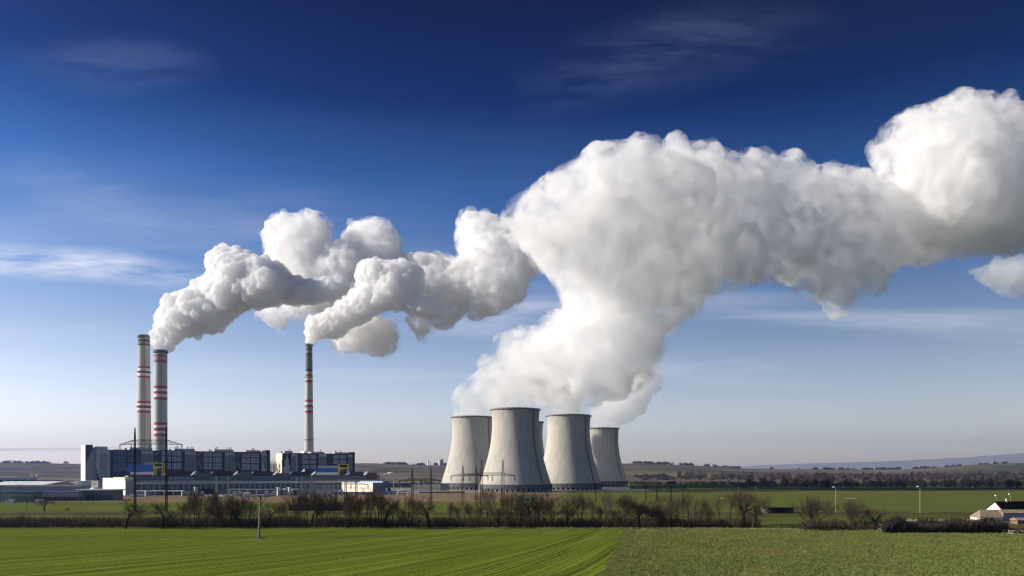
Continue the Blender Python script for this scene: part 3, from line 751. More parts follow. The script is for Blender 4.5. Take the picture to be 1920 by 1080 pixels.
f2.box('wall', 543, 652, 0, RF - 0.5, 1.62, 29.7, M['dark'])
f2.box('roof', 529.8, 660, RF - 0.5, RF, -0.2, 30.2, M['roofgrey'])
f2.box('end_tower', 529, 543, 0, RF - 0.52, 0, 30, M['cream'])
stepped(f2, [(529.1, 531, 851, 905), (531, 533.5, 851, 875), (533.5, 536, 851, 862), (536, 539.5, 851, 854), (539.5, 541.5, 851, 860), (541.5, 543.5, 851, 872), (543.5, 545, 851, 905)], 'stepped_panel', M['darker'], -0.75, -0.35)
f2.box('gable_front', 529.2, 545, 0, RF - 2, -0.3, -0.02, M['midgrey'])
mb = MB()                                    # brown stepped brick on the sunlit end wall
for k in range(7): mb.box(-0.3, -0.02, 30 - 3.2 * 0.5 * k - 1.6 * (7 - k) * 0.0 - 2.2, 30 - 0.4, 22 + k * 0, 22.1) if False else mb.box(-0.35, -0.02, 29.6 - (7 - k) * 1.9, 29.6, 22 + k * 3.0, 25.0 + k * 3.0)
mb.build('brick_panel', M['brick'], f2.root)
glazed_bay(f2, 567, 593, [(852.5, 860, 'glassrow'), (862, 869.5, 'glassrow'), (871.5, 879, 'glassrow')], RF)
glazed_bay(f2, 625, 650, [(853.5, 860.5, 'glassrow'), (862.5, 869.5, 'glassrow'), (872, 880, 'blueglass')], RF)
for (a, b) in ((545.2, 554), (597, 612), (652.2, 660)):
    t = f2.box('service_tower', a, b, 0, RF - 0.9, -1.6, 3, M['olive'])
    f2.box('top_band', a + 0.3, b - 0.3, RF - 5.4, RF - 1.4, -2.0, -1.62, M['midgrey'], t)
f2.box('stair_panel', 554.5, 558, 20, RF - 2, 0.6, 1.6, M['midgrey'])
f2.box('end_tower', 660.1, 665, 0, 60.2, -0.8, 29, M['darker'])
roof_kit(f2, 536, 551, RF, 3.6, (545.5,)); roof_kit(f2, 573, 577.5, RF, 3.5, (), 'cream'); roof_kit(f2, 586, 610, RF, 2.9, (604,)); roof_kit(f2, 630, 650, RF, 2.9, (633, 642))
MB().tube((f2.s(529.8), 4, RF), (f2.s(529.8), 4, RF + 3), 0.9, n=8).build('vent_cowl', M['darker'], f2.root)
# steel pipe tower between the two boiler houses
g_ = empty('pipe_tower', G(511, 1350)); tag(g_, 'thin open steel frame standing in the gap between the two boiler houses', 'steel frame')
mb = MB()
for sx in (-3.2, 3.2):
    for sy in (-3, 3): mb.tube((sx, sy, 0), (sx, sy, 44), 0.45, n=4)
for z in (8, 16, 24, 32, 40): mb.box(-4.4, 4.4, -3.4, 3.4, z, z + 0.5)
mb.build('frame', M['midgrey'], g_)
MB().tube((0, 0, 0), (0, 0, 46), 0.7, n=8).build('pipe', M['whitepaint'], g_)

# turbine hall: long low front building
th = Fac(empty('turbine_hall', (-388, 800, 0), R(36.3)), -388, 800)
tag(th.root, 'long low turbine hall with a row of dark windows and a big sunlit white end', 'industrial building')
L = th.s(722)
th.box('end_wall', 235, 251, 0, 17.2, 0, 128, M['white'])
MB().box(th.s(235) - 0.5, th.s(251) + 0.3, -0.5, 62, 15.4, 18.2).build('fascia', M['cream'], th.root)
MB().box(th.s(235) + 0.3, th.s(251) - 0.3, -0.5, -0.02, 0, 14.8).build('front_panel', M['palegreen'], th.root)
MB().box(th.s(251.1), L, 0, 48, 0, 13.8).build('wall', M['midgrey'], th.root)
MB().box(th.s(251.1), L + 1, -0.8, 48.5, 13.82, 14.7).build('roof', M['roofgrey'], th.root)
MB().box(th.s(251.3), L - 0.5, -0.7, -0.02, 11.8, 13.7).build('eaves_band', M['whitepaint'], th.root)
for i in range(48):
    x = th.s(256) + (L - th.s(256) - 2) * i / 48.0
    w = MB().box(x, x + 3.6, -0.32, -0.02, 4.6, 10.6).build('window', M['window'], th.root)
    MB().box(x - 0.25, x + 3.85, -0.6, -0.34, 4.2, 4.6).box(x + 1.65, x + 1.95, -0.5, -0.34, 4.6, 10.6).box(x, x + 3.6, -0.48, -0.34, 7.5, 7.8).build('window_frame', M['midgrey'], w)
for a, b, m in ((300, 318, 'dark'), (326, 345, 'olive'), (374, 400, 'darker'), (438, 470, 'olive'), (508, 522, 'dark'), (548, 566, 'bluegrey')):
    MB().box(th.s(a), th.s(b), -9, -0.7, 0, 5.6).build('annex', M[m], th.root)
ut = Fac(empty('bunker_gallery', (-388 - 30 * DIRY, 800 + 30 * DIRX, 0), R(36.3)), -388 - 30 * DIRY, 800 + 30 * DIRX)
tag(ut.root, 'second tier roof gallery with olive boxes and maroon slopes above the long turbine hall', 'industrial building')
ut.box('wall', 240, 712, 14.72, 19.5, 0, 17, M['grey'])
ut.box('roof', 240, 712, 19.52, 20.1, -0.4, 17.5, M['maroon'])
for (a, b) in ((366, 395), (445, 472), (519, 543), (688, 706)):
    ut.box('roof_box', a, b, 14.8, 22.6 + (0.8 if a > 600 else 0), -1.5, 12, M['olive'] if a < 600 else M['brick'])
for (a, b) in ((310, 365.5), (396, 444.5), (473, 518.5), (545, 590), (655, 687.5)):
    s0, s1 = ut.s(a), ut.s(b)
    MB().add([(s0, 1, 20.1), (s1, 1, 20.1), (s1, 15, 20.1), (s0, 15, 20.1), (s0 + 4, 6, 24.5), (s1 - 3, 6, 24.5), (s1 - 3, 10, 24.5), (s0 + 4, 10, 24.5)],
             [(0,3,2,1),(4,5,6,7),(0,1,5,4),(1,2,6,5),(2,3,7,6),(3,0,4,7)]).build('monitor_roof', M['maroon'] if a < 500 else M['dark'], ut.root)
    MB().add([(s1 - 4.2, -1.7, 20.3), (s1 + 0.3, -1.7, 20.3), (s1 + 0.3, -1.7, 24.4), (s1 - 4.2, 0.9, 20.3), (s1 + 0.3, 0.9, 20.3), (s1 + 0.3, 0.9, 24.4)],
             [(0,1,2),(3,5,4),(0,3,4,1),(1,4,5,2),(2,5,3,0)]).build('white_gable', M['whitepaint'], ut.root)
ut.box('red_stripe', 243, 285, 20.15, 20.9, -0.9, -0.42, M['red'])
for i in range(6): ut.box('window', 318 + i * 8, 323 + i * 8, 15.8, 17.4, -0.3, -0.02, M['whitepaint'])

# blue conveyor houses with yellow gantries
def conveyor(px0, px1, D, ytop, ybot, label, slope, top):
    z1, z0 = HC + (YH - ytop) * D / F, HC + (YH - ybot) * D / F
    root = empty('conveyor_house', G(px0, D)); tag(root, label, 'conveyor house', 'blue conveyor houses before the boiler houses')
    w = PX(px1, D) - PX(px0, D)
    mb = MB().add([(-slope, 0, z0), (w, 0, z0), (w, 0, z1), (0, 0, z1), (-slope, 9, z0), (w, 9, z0), (w, 9, z1), (0, 9, z1)],
                  [(0,1,2,3),(4,7,6,5),(0,4,5,1),(1,5,6,2),(2,6,7,3),(3,7,4,0)])
    mb.build('blue_casing', M['blue'], root)
    MB().box(w * top[0], w * top[1], -0.3, 8.8, z1 + 0.02, z1 + 3.2).build('roof_box', M['bluegrey'] if top[1] < 0.9999 else M['midgrey'], root)
    MB().box(0.5, w * 0.95, 0.5, 8.5, z0 - 6.5, z0 - 0.6).build('white_base', M['whitepaint'], root)
    for i in range(5): MB().box(w * (0.06 + 0.2 * i), w * (0.06 + 0.2 * i) + 1.6, 1.5, 7, 0, z0 - 6.52).build('support', M['dark'], root)
def gantry_crane(px, D, w, zt, label, flip=1):
    root = empty('gantry_crane', G(px, D)); tag(root, label, 'crane', 'yellow gantries beside the conveyor houses')
    for x in (0, w):
        MB().box(x - 0.45, x + 0.45, -1, 0.5, 0, zt).box(x - 0.5, x + 0.5, 5, 6.4, 0, zt).build('leg', M['yellow'], root)
    MB().box(-1, w + 1, -1.2, 6.6, zt, zt + 1.2).box(-0.9, w + 0.9, -1.1, 6.5, zt - 9, zt - 8.5).build('bridge', M['yellow'], root)
    MB().box(1, w - 1, 1.5, 5.5, zt - 7.9, zt - 0.4).build('trolley', M['darker'], root)
    # hopper: four sided funnel on its side
    MB().add([(0.8, -1.3, zt - 7.2), (0.8, -1.3, zt - 3.6), (0.8, 1.4, zt - 3.6), (0.8, 1.4, zt - 7.2), (w + 3.4, -0.2, zt - 4.6), (w + 3.4, -0.2, zt - 4.2), (w + 3.4, 0.3, zt - 4.2), (w + 3.4, 0.3, zt - 4.6)],
             [(0,1,2,3),(7,6,5,4),(0,4,5,1),(1,5,6,2),(2,6,7,3),(3,7,4,0)]).build('hopper', M['orange'], root)
conveyor(243, 285, 1060, 871, 884, 'sloping blue conveyor house left of the yellow gantry, under the two close chimneys', 6, (0.68, 0.99))
conveyor(592, 633, 1180, 877.5, 884.5, 'blue conveyor house with a pale roof strip, below the slender chimney', 4, (0.1, 1.0))
gantry_crane(289, 1055, 11, HC + (YH - 869) * 1055 / F, 'yellow gantry crane with orange hopper beside the first blue conveyor house')
gantry_crane(635, 1175, 13, HC + (YH - 871.5) * 1175 / F, 'yellow gantry crane with orange hopper beside the second, farther blue conveyor house')

# simple rectangular sheds
def shed(name, label, cat, px0, px1, ytop, D, depth, m, roofm='roofgrey', wins=None, winm='window', group=None, overhang=0.4, rt=0.5, band=None, gable=None, zbase=0):
    z1 = HC + (YH - ytop) * D / F
    root = empty(name, G(px0, D)); tag(root, label, cat, group)
    w = PX(px1, D) - PX(px0, D)
    MB().box(0, w, 0, depth, zbase, z1 - rt).build('wall', M[m], root)
    if gable:
        h = gable
        MB().add([(-overhang, -overhang, z1 - rt + .01), (w + overhang, -overhang, z1 - rt + .01), (w + overhang, depth + overhang, z1 - rt + .01), (-overhang, depth + overhang, z1 - rt + .01), (-overhang, depth / 2, z1 + h), (w + overhang, depth / 2, z1 + h)],
                 [(0,3,2,1),(0,1,5,4),(2,3,4,5),(1,2,5),(3,0,4)]).build('roof', M[roofm], root)
    else:
        MB().box(-overhang, w + overhang, -overhang, depth + overhang, z1 - rt + .01, z1).build('roof', M[roofm], root)
    if wins:
        n, za, zb, ww = wins
        for i in range(n):
            x = w * (i + 0.5) / n
            o = MB().box(x - ww / 2, x + ww / 2, -0.16, -0.02, za, zb).build('window', M[winm], root)
            MB().box(x - ww / 2 - .15, x + ww / 2 + .15, -0.28, -0.17, za - 0.3, za).box(x - 0.08, x + 0.08, -0.24, -0.17, za, zb).build('sill', M['midgrey'], o)
    if band:
        MB().box(0.2, w - 0.2, -0.5, -0.3, band[0], band[1]).build('band', M[band[2]], root)
    return root
r = empty('white_hall', G(699, 860), R(36.3)); tag(r, 'bright white box hall with a line of faded brown lettering on its long wall', 'industrial building')
zt_ = HC + (YH - 905) * 860 / F
MB().box(0, 13.2, 0, 80, 0, zt_ - 0.6).build('wall', M['cream'], r)
MB().box(-0.25, 13.5, -0.3, 80.2, zt_ - 0.59, zt_).build('roof', M['whitepaint'], r)
MB().box(0.02, 13.4, -0.25, -0.02, 0, zt_ - 0.7).build('painted_shade_panel', M['bluegrey'], r, ); MB().box(13.22, 21, 3, 60, 0, zt_ + 1.6).build('annex', M['bluegrey'], r)  # the wall's shaded face is painted on as a blue-grey sheet
z0 = HC - (917.0 - YH) * 860 / F
def faded_letters():
    rg = random.Random(5); mb = MB(); x = 0.0; n = 0
    while x < 24.5 and n < 23:      # letters too weathered to be read: strokes only, at the size of the real ones
        h = 2.1 if n == 0 else 1.55; w = rg.choice((0.75, 0.9, 1.05))
        k = rg.randrange(4)
        if k in (0, 1): mb.box(x, x + 0.22, -0.14, -0.02, z0, z0 + h)
        if k in (0, 2): mb.box(x + 0.23, x + w, -0.14, -0.02, z0 + h - 0.3, z0 + h)
        if k in (1, 2, 3): mb.box(x + 0.24, x + w, -0.13, -0.02, z0 + h * 0.4, z0 + h * 0.4 + 0.25)
        if k in (2, 3): mb.box(x + 0.24, x + w, -0.12, -0.02, z0, z0 + 0.28)
        if k == 3: mb.box(x + w + 0.01, x + w + 0.22, -0.14, -0.02, z0, z0 + h * 0.8)
        x += w + 0.4; n += 1
    Ml = Matrix.Translation((0, 71, 0)) @ Matrix.Rotation(R(-90), 4, 'Z') @ Matrix.Scale(2.45, 4, (1, 0, 0))
    mb.v = [tuple(Ml @ Vector(v)) for v in mb.v]
    return mb.build('lettering', M['letter'], r)
faded_letters()
shed('low_store', 'small white lean-to at the foot of the white box hall', 'shed', 634, 640.6, 920, 846, 6, 'whitepaint', 'whitepaint')
shed('pump_house', 'low dark shed with pale roof beyond the green field left of the towers', 'shed', 714, 768, 905, 1250, 20, 'dark', 'midgrey')
shed('perimeter_wall', 'long cream wall with yellow pipe in front, left of the cooling towers', 'wall', 772, 827, 907, 1010, 6, 'cream', 'dark', band=(3.4, 4.2, 'yellow'))
shed('switch_house', 'small purple grey windowless block at the foot of the left cooling tower', 'shed', 826, 841, 907.5, 985, 12, 'grey', 'dark')
shed('low_workshop', 'low dark flat shed with thin yellow pipe before the leftmost cooling tower', 'shed', 785, 871, 921, 905, 7, 'dark', 'cream', rt=0.9)
shed('relay_house', 'tiny white hut with a dark opening left of the concrete pole', 'hut', 456.5, 466, 923, 700, 5, 'whitepaint', 'whitepaint', wins=(1, 1.6, 3.6, 1.3))
for px, lab in ((368, 'white box kiosk with a dark flank, standing before the turbine hall under the banded chimneys'), (523, 'white box kiosk nearest to the substation, before the turbine hall'), (544, 'white slanted kiosk right beside another white kiosk, before the turbine hall')):
    rr = shed('kiosk', lab, 'kiosk', px - 4, px - 0.5, 913.5, 800, 2.6, 'whitepaint', 'whitepaint', group='white kiosks in front of the turbine hall')
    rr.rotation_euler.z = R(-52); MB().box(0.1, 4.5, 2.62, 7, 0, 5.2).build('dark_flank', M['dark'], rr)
# pipe rack, long and blue grey
root = empty('pipe_rack', G(530, 812)); tag(root, 'long low blue grey pipe rack running before the turbine hall and the white box hall', 'pipe rack')
Lr = PX(742, 812) - PX(530, 812)
MB().box(0, Lr, 0, 3, 0.9, 3.2).build('pipe', M['bluegrey'], root)
for i in range(20): MB().box(Lr * i / 20 + 1, Lr * i / 20 + 1.5, -0.3, 3.3, 0, 3.5).build('support', M['dark'], root)
root = empty('arched_pipe', G(745, 790)); tag(root, 'white arched pipe bridge over the yard, left of the lattice masts', 'pipe')
mb = MB(); pp = [(0, 0, 1), (0.6, 0, 4.6), (3, 0, 5.6), (8, 0, 5.4), (9.6, 0, 4.5), (10.3, 0, 0)]
for a, b in zip(pp[:-1], pp[1:]): mb.tube(a, b, 0.45, n=8)
mb.build('pipe', M['whitepaint'], root)

# left: warehouses and offices
def sawtooth(px0, px1, label):
    D = 770; root = empty('warehouse', G(px0, D)); tag(root, label, 'warehouse', 'warehouses with bright white roofs')
    w = PX(px1, D) - PX(px0, D); zt = HC + (YH - 902.5) * D / F; ze = HC + (YH - 909.5) * D / F
    MB().box(-3, w + 3, 0, 60, 0, ze - .05).build('wall', M['grey'], root)
    MB().add([(-4, -0.5, ze), (w - 2, -0.5, ze), (w + 8, 22, zt), (4, 22, zt), (-4, 60, ze), (w - 2, 60, ze)], [(0,1,2,3),(3,2,5,4),(0,3,4),(1,5,2),(0,4,5,1)]).build('roof', M['whitepaint'], root)
    for i in range(9):
        x = 4 + (w + 2) * i / 9; MB().box(x, x + 1.4, 21, 23, zt - .2, zt + 0.8).build('roof_vent', M['dark'], root)
sawtooth(-22, 31, 'warehouse with bright white roof at the far left edge of the yard'); sawtooth(38, 82, 'warehouse with bright white roof second from the left, behind the grey hall')
shed('long_shed', 'long blue grey hall with flat roof in front of the white roofed warehouses', 'warehouse', 14, 146, 909.5, 740, 20, 'bluegrey', 'midgrey', rt=1.6, wins=(16, 2, 5.5, 6), winm='dark')
shed('rooflight_hall', 'pale low roof line with glass rooflights beside the white end wall', 'warehouse', 84, 146, 905, 900, 30, 'midgrey', 'whitepaint')
shed('office_block', 'dark grey two storey block at the left edge behind the green meadow', 'office building', -26, 22, 921, 612, 14, 'grey', 'roofgrey', wins=(9, 5.0, 6.2, 1.4), winm='midgrey')
shed('office_block', 'dark grey two storey block next to the small leaning tree', 'office building', 23.5, 59, 921.5, 606, 14, 'olive', 'roofgrey', wins=(7, 5.0, 6.2, 1.3), winm='midgrey')
shed('garage_row', 'low building with a bright blue grey band behind the leaning tree', 'garage', 60, 147, 922, 640, 12, 'midgrey', 'roofgrey', band=(3.8, 6.6, 'bluegrey'), wins=(10, 0.2, 3.2, 4.5), winm='dark')
shed('canopy_building', 'low building with a white edged flat canopy below the white boiler end wall', 'industrial building', 146, 213, 917.5, 650, 16, 'olive', 'whitepaint', overhang=1.5, rt=0.9, wins=(6, 0.2, 4.5, 3.5), winm='dark')
shed('white_workshop', 'small white workshop under the white boiler house end wall', 'industrial building', 141, 171, 901.5, 830, 14, 'white', 'whitepaint')
root = empty('white_dome', G(181, 720)); tag(root, 'round white tank dome between the white workshop and the turbine hall', 'tank')
MB().lathe([(6, 0), (6, 6.2), (5.2, 8.3), (3.2, 9.9), (0.05, 10.4)], 24).build('shell', M['whitepaint'], root, smooth=True)
MB().box(-1.2, 1.2, -4.4, -3.2, 8.2, 9.6).build('hatch', M['dark'], root)
shed('back_shed', 'long dark shed with five openings far left behind the warehouses', 'shed', -40, 70, 895.5, 1120, 12, 'midgrey', 'grey', wins=(7, 9, 13.4, 9.5), winm='dark')
root = empty('sign_board', G(63.5, 840)); tag(root, 'pair of small square white boards high on a post at the far left', 'sign')
for dx_ in (-3.6, 1.0): MB().box(dx_, dx_ + 2.7, -0.2, 0.2, HC + (YH - 894) * 840 / F, HC + (YH - 888) * 840 / F).build('board', M['whitepaint'], root)
MB().box(-0.5, 0.4, -0.15, 0.15, HC - 4, HC - 0.6).box(-3.6, 3.7, 0.22, 0.4, HC - 3.6, HC - 3.2).tube((0, 0, 0), (0, 0, HC - 3), 0.25, n=6).build('post', M['red'], root)
# far silos on the ridge
def silo(px, D, ytop, r, label):
    z = HC + (YH - ytop) * D / F; x = PX(px, D); gz = ground_z(x, D) - 2
    root = empty('silo', (x, D, gz)); tag(root, label, 'silo', 'white silos on the far ridge')
    MB().lathe([(r, 0), (r, z - gz - 2), (r * 0.6, z - gz), (0.1, z - gz + 1)], 16).build('barrel', M['whitepaint'], root, smooth=True)
    MB().box(-r * 0.4, r * 0.4, -r * 0.4, r * 0.4, z - gz + .5, z - gz + 4).build('head_house', M['midgrey'], root)
silo(803, 4700, 864, 5, 'single thin white silo on the far ridge'); silo(806, 4720, 866, 4, 'shorter white silo touching the thin one on the far ridge')
silo(824.5, 4700, 863, 7, 'white silo beside the grey silo block nearest the left cooling tower'); 
root = empty('grain_store', (PX(828.5, 4720), 4720, ground_z(PX(828.5, 4720), 4720) - 2)); tag(root, 'pale grey silo block on the far ridge nearest the left cooling tower', 'silo')
zz_ = HC + (YH - 862) * 4720 / F - root.location.z
MB().box(-7, 9, -6, 6, 0, zz_).build('wall', M['midgrey'], root); MB().box(-4, 6, -5, 5, zz_ + .01, zz_ + 5).build('roof', M['whitepaint'], root)

# farmhouse and barns on the right
def farmhouse():
    D = 392; x0 = PX(1839, D); root = empty('farmhouse', (x0, D, 0), R(0)); tag(root, 'white gabled farmhouse with black roof at the right edge of the field', 'house')
    ang = R(32); Mr = Matrix.Rotation(ang, 4, 'Z')
    # long house: gable faces left-front, ridge runs away to the right
    zr, ze = HC + (YH - 941) * D / F, HC + (YH - 963) * D / F
    W2 = 11.2; Ln = 60
    dirv = Vector((math.cos(R(12)), math.sin(R(12)), 0)); side = Vector((0.52, -0.85, 0)) * 1.0
    A = Vector((0, 0, 0)); B = A + Vector((8.2, -7.0, 0))            # the gable's two feet
    pts = []
    for z in (0, ze):
        pts += [A + Vector((0, 0, z)), B + Vector((0, 0, z)), B + dirv * Ln + Vector((0, 0, z)), A + dirv * Ln + Vector((0, 0, z))]
    R0 = (A + B) / 2 + Vector((0.9, 0, zr)); R1 = R0 + dirv * Ln
    v = pts + [R0, R1]
    MB().add(v, [(0,3,2,1),(0,1,5,8,4),(1,2,6,5),(2,3,7,9,6),(3,0,4,7)]).build('wall', M['whitepaint'], root)
    up = Vector((0, 0, 0.05)); o = -dirv * 0.15
    rb = MB()
    for (e0, e1) in ((v[5], v[6]), (v[7], v[4])):
        a, b = (e0, e1) if e0 is v[5] else (e1, e0)
        ex = (a - R0) * 0.06
        q = [R0 + o + up, R1 + up, b + ex + up, a + ex + o + up]
        q2 = [p + Vector((0, 0, 0.3)) for p in q]
        rb.add(q + q2, [(0,3,2,1),(4,5,6,7),(0,1,5,4),(1,2,6,5),(2,3,7,6),(3,0,4,7)])
    rf = rb.build('roof', mat('black_slate', (0.012, 0.009, 0.009), 0.9, var=0.3, vscale=1, spec=0.05), root)
    for k, h in ((6.5, 1.6), (13.5, 1.1)):
        c = R0 + dirv * k
        MB().box(c.x - 0.35, c.x + 0.35, c.y - 0.35, c.y + 0.35, c.z - 1 - (3 if k > 10 else 0), c.z + h - (3.4 if k > 10 else 0)).build('chimney', M['whitepaint'], rf)
    MB().add([v[5] + Vector((-.12, -.1, 0)), R0 + Vector((-.12, -.1, 0)), R0 + Vector((-.12, -.1, -0.4)), v[5] + Vector((-.3, -.1, -0.4))], [(0,1,2,3)]).build('verge_trim', M['red'], root)
farmhouse()
def low_barn(px0, D, label, w, depth, hz, hr, shift, roofm, wallm):
    root = empty('barn', G(px0, D)); tag(root, label, 'barn', 'low farm buildings by the farmhouse')
    MB().box(0, w, 0, depth, 0, hz).build('wall', M[wallm], root)
    MB().add([(-.5, -.6, hz + .02), (w + .2, -.6, hz + .02), (w + .2 , depth + .6, hz + .02), (-.5, depth + .6, hz + .02), (-.5 + shift, depth * 0.55, hr), (w + shift, depth * 0.55, hr)],
             [(0,3,2,1),(0,1,5,4),(2,3,4,5),(1,2,5),(3,0,4)]).build('roof', M[roofm], root)
M['thatch'] = mat('weathered_tiles', (0.27, 0.205, 0.125), 0.95, var=0.22, vscale=0.6)
M['bluewall'] = mat('pale_blue_render', (0.34, 0.33, 0.40), 0.9, var=0.1)
low_barn(1838, 372, 'low barn with weathered brown roof leaning against the white farmhouse', 10.5, 8, 1.5, 4.9, 3.0, 'thatch', 'whitepaint')
low_barn(1881, 372.5, 'pale blue walled barn with brown roof at the right edge of the picture', 14, 7.2, 3.6, 5.0, 1.0, 'thatch', 'bluewall')
low_barn(1908, 345, 'small dull brown shed in front of the pale blue barn', 10, 5, 1.8, 2.8, 0.5, 'thatch', 'brick')
r = shed('wagon_shed', 'long dark low shed with a white end standing alone in the green field', 'shed', 1434, 1488, 951.5, 440, 6, 'darker', 'darker')
MB().box(-0.35, -0.02, 0.1, 5.9, 0.2, 3.6).box(-0.3, 1.3, -0.3, -0.02, 0.2, 3.4).build('white_end', M['whitepaint'], r)
shed('rail_shed', 'long black low shed half hidden behind the tree row, below the turbine hall', 'shed', 541, 642, 946, 470, 7, 'darker', 'darker')

# ------------------------------------------------------------------ masts, pylons, poles
def lattice(mb, a, b, w0, w1, n, r=0.09, d=None):
    a, b = Vector(a), Vector(b); ax = (b - a).normalized()
    u = ax.orthogonal().normalized() if d is None else Vector(d); u = (u - ax * u.dot(ax)).normalized(); v = ax.cross(u)
    def c(t, i):
        w = (w0 + (w1 - w0) * t) / 2; sx, sy = ((-1, -1), (1, -1), (1, 1), (-1, 1))[i]
        return a + (b - a) * t + u * sx * w + v * sy * w
    for i in range(4): mb.tube(c(0, i), c(1, i), r * 1.5, n=4, cap=False)
    for k in range(n):
        t0, t1 = k / n, (k + 1) / n
        for i in range(4):
            j = (i + 1) % 4
            if k % 2: mb.tube(c(t0, i), c(t1, j), r, n=3, cap=False)
            else: mb.tube(c(t0, j), c(t1, i), r, n=3, cap=False)
            mb.tube(c(t1, i), c(t1, j), r, n=3, cap=False)
def portal_pylon(masts, ends, D, ytip, ybeam, m, label, w=1.5, beamh=2.0, r=0.1, tipw=0.25, D2=None):
    root = empty('pylon', G(masts[0], D)); tag(root, label, 'pylon', 'lattice power pylons before the power station')
    x0 = root.location.x; zb = HC + (YH - ybeam) * D / F
    for i, mpx in enumerate(masts):
        x = PX(mpx, D) - x0; zt = HC + (YH - (ytip[i] if isinstance(ytip, tuple) else ytip)) * D / F
        mb = MB(); lattice(mb, (x, 0, 0), (x, 0, zb), w, w * 0.8, max(6, int(zb / w / 1.3)), r, (1, 0, 0)); lattice(mb, (x, 0, zb + .01), (x, 0, zt), w * 0.8, tipw, 6, r, (1, 0, 0))
        mb.build('mast', M[m], root)
    xs = [PX(p, D) - x0 for p in masts]
    mb = MB(); lattice(mb, (xs[0] + .1, 0, zb - beamh / 2), (xs[-1] - .1, 0, zb - beamh / 2), beamh, beamh, 9, r * 0.8, (0, 0, 1)); mb.build('crossbeam', M[m], root)
    for e, xm, sg in ((ends[0], xs[0], -1), (ends[1], xs[-1], 1)):
        xe = PX(e, D) - x0; mb = MB()
        lattice(mb, (xm + sg * .1, 0, zb - beamh / 2), (xe, 0, zb - beamh * 1.15), beamh, 0.3, 5, r * 0.8, (0, 0, 1)); mb.build('arm', M[m], root)
    for x in [PX(ends[0], D) - x0, (xs[0] + xs[-1]) / 2, PX(ends[1], D) - x0]:
        mb = MB()
        for s in (-0.5, 0.5): mb.tube((x + s, 0, zb - beamh), (x, 0, zb - beamh - 3.4), 0.14, n=4)
        mb.build('insulator', M['insul'], root)
    return root
portal_pylon((253, 312), (225, 341), 460, (802, 798.5), 825, 'steel', 'tallest black lattice portal pylon, in front of the two close chimneys', w=0.95, beamh=2.4, r=0.09, tipw=0.3)
portal_pylon((773, 808), (748, 828), 480, 877, 897, 'steel', 'dark portal pylon before the brown field, left of the cooling towers', w=1.3, beamh=1.3, r=0.08)
portal_pylon((903, 943), (868, 965), 450, (861, 862), 886.5, 'rust', 'ochre portal pylon standing in front of the nearest cooling tower', w=1.7, beamh=1.4, r=0.09)
portal_pylon((868, 893), (846, 915), 530, 872.5, 888, 'rust', 'ochre portal pylon standing in front of the leftmost cooling tower', w=1.6, beamh=1.4, r=0.09)
portal_pylon((648, 668), (596, 690), 500, 903, 905, 'steel', 'low dark portal frame before the white box hall', w=1.3, beamh=1.0, r=0.07)
def green_mast(px, D, y, label):
    root = empty('substation_mast', G(px, D)); tag(root, label, 'mast', 'pale green lattice masts of the substation')
    z = HC + (YH - y) * D / F; mb = MB(); lattice(mb, (0, 0, 0), (0, 0, z), 1.9, 0.45, 12, 0.16, (1, 0, 0)); mb.build('mast', M['greensteel'], root)
    MB().box(-3.2, 3.2, -0.2, 0.2, z * 0.72, z * 0.72 + 0.3).build('crossbar', M['greensteel'], root)
    for dx_ in (-2.6, 2.6): MB().tube((dx_, 0, z * 0.72), (dx_, 0, z * 0.72 - 1.6), 0.15, n=5).build('insulator', M['insul'], root)
    for dx_ in (-2.4, 2.4): MB().box(dx_ - 0.7, dx_ + 0.7, -0.8, 0.8, 0, 1.5).build('base_box', M['whitepaint'], root)
for px, y, lab in ((405.5, 892.5, 'pale green lattice mast, first of the pair left of the concrete pole'), (427.5, 892, 'pale green lattice mast, second of the pair left of the concrete pole'),
                   (566, 892, 'pale green lattice mast, first of the pair below the slender chimney'), (584, 892.5, 'pale green lattice mast, second of the pair below the slender chimney')):
    green_mast(px, 760, y, lab)
def floodlight(px, D, ytop, label, wide=3.0):
    root = empty('floodlight_mast', G(px, D)); tag(root, label, 'light mast', 'white floodlight masts of the yard'); z = HC + (YH - ytop) * D / F
    MB().tube((0, 0, 0), (0, 0, z), 0.22, 0.14, n=6).build('pole', M['whitepaint'], root); MB().box(-wide, wide, -0.5, 0.5, z, z + 1.1).build('lamp_head', M['whitepaint'], root)
for px, y, w, lab in ((556.5, 898, 1.2, 'white floodlight mast beside the green lattice masts'), (724, 897.5, 1.6, 'white floodlight mast at the corner of the blue grey hall'),
                      (738, 897, 5, 'white floodlight mast with a wide head, beyond the arched pipe'), (752, 897, 2.4, 'thin floodlight mast with short head left of the portal pylon'),
                      (784.5, 897.5, 2.4, 'floodlight mast seen through the dark portal pylon')):
    floodlight(px, 900, y, lab, w)
M['lamppost'] = mat('galvanised_post', (0.42, 0.42, 0.38), 0.6, var=0.1)
def lamp(px, D, ytop, label, s=1.0):
    root = empty('street_lamp', G(px, D)); tag(root, label, 'street lamp', 'tall pale street lamps along the farm road'); z = HC + (YH - ytop) * D / F
    MB().tube((0, 0, 0), (0, 0, z), 0.15 * s, 0.09 * s, n=8).build('pole', M['lamppost'], root)
    MB().tube((0, 0, z - .1), (-1.1 * s, 0, z + 0.25), 0.12 * s, n=6).build('arm', M['whitepaint'], root)
    MB().box(-1.5 * s, -0.5 * s, -0.45, 0.45, z - 0.3, z + 0.3).build('lamp_head', M['whitepaint'], root)
lamp(1567, 446, 913, 'tall white street lamp left of the white barred gantry frame'); lamp(1725, 446, 912, 'tall white street lamp standing alone nearest the farmhouse')
lamp(1418, 880, 914.5, 'small distant white lamp before the dark wood', 0.9)
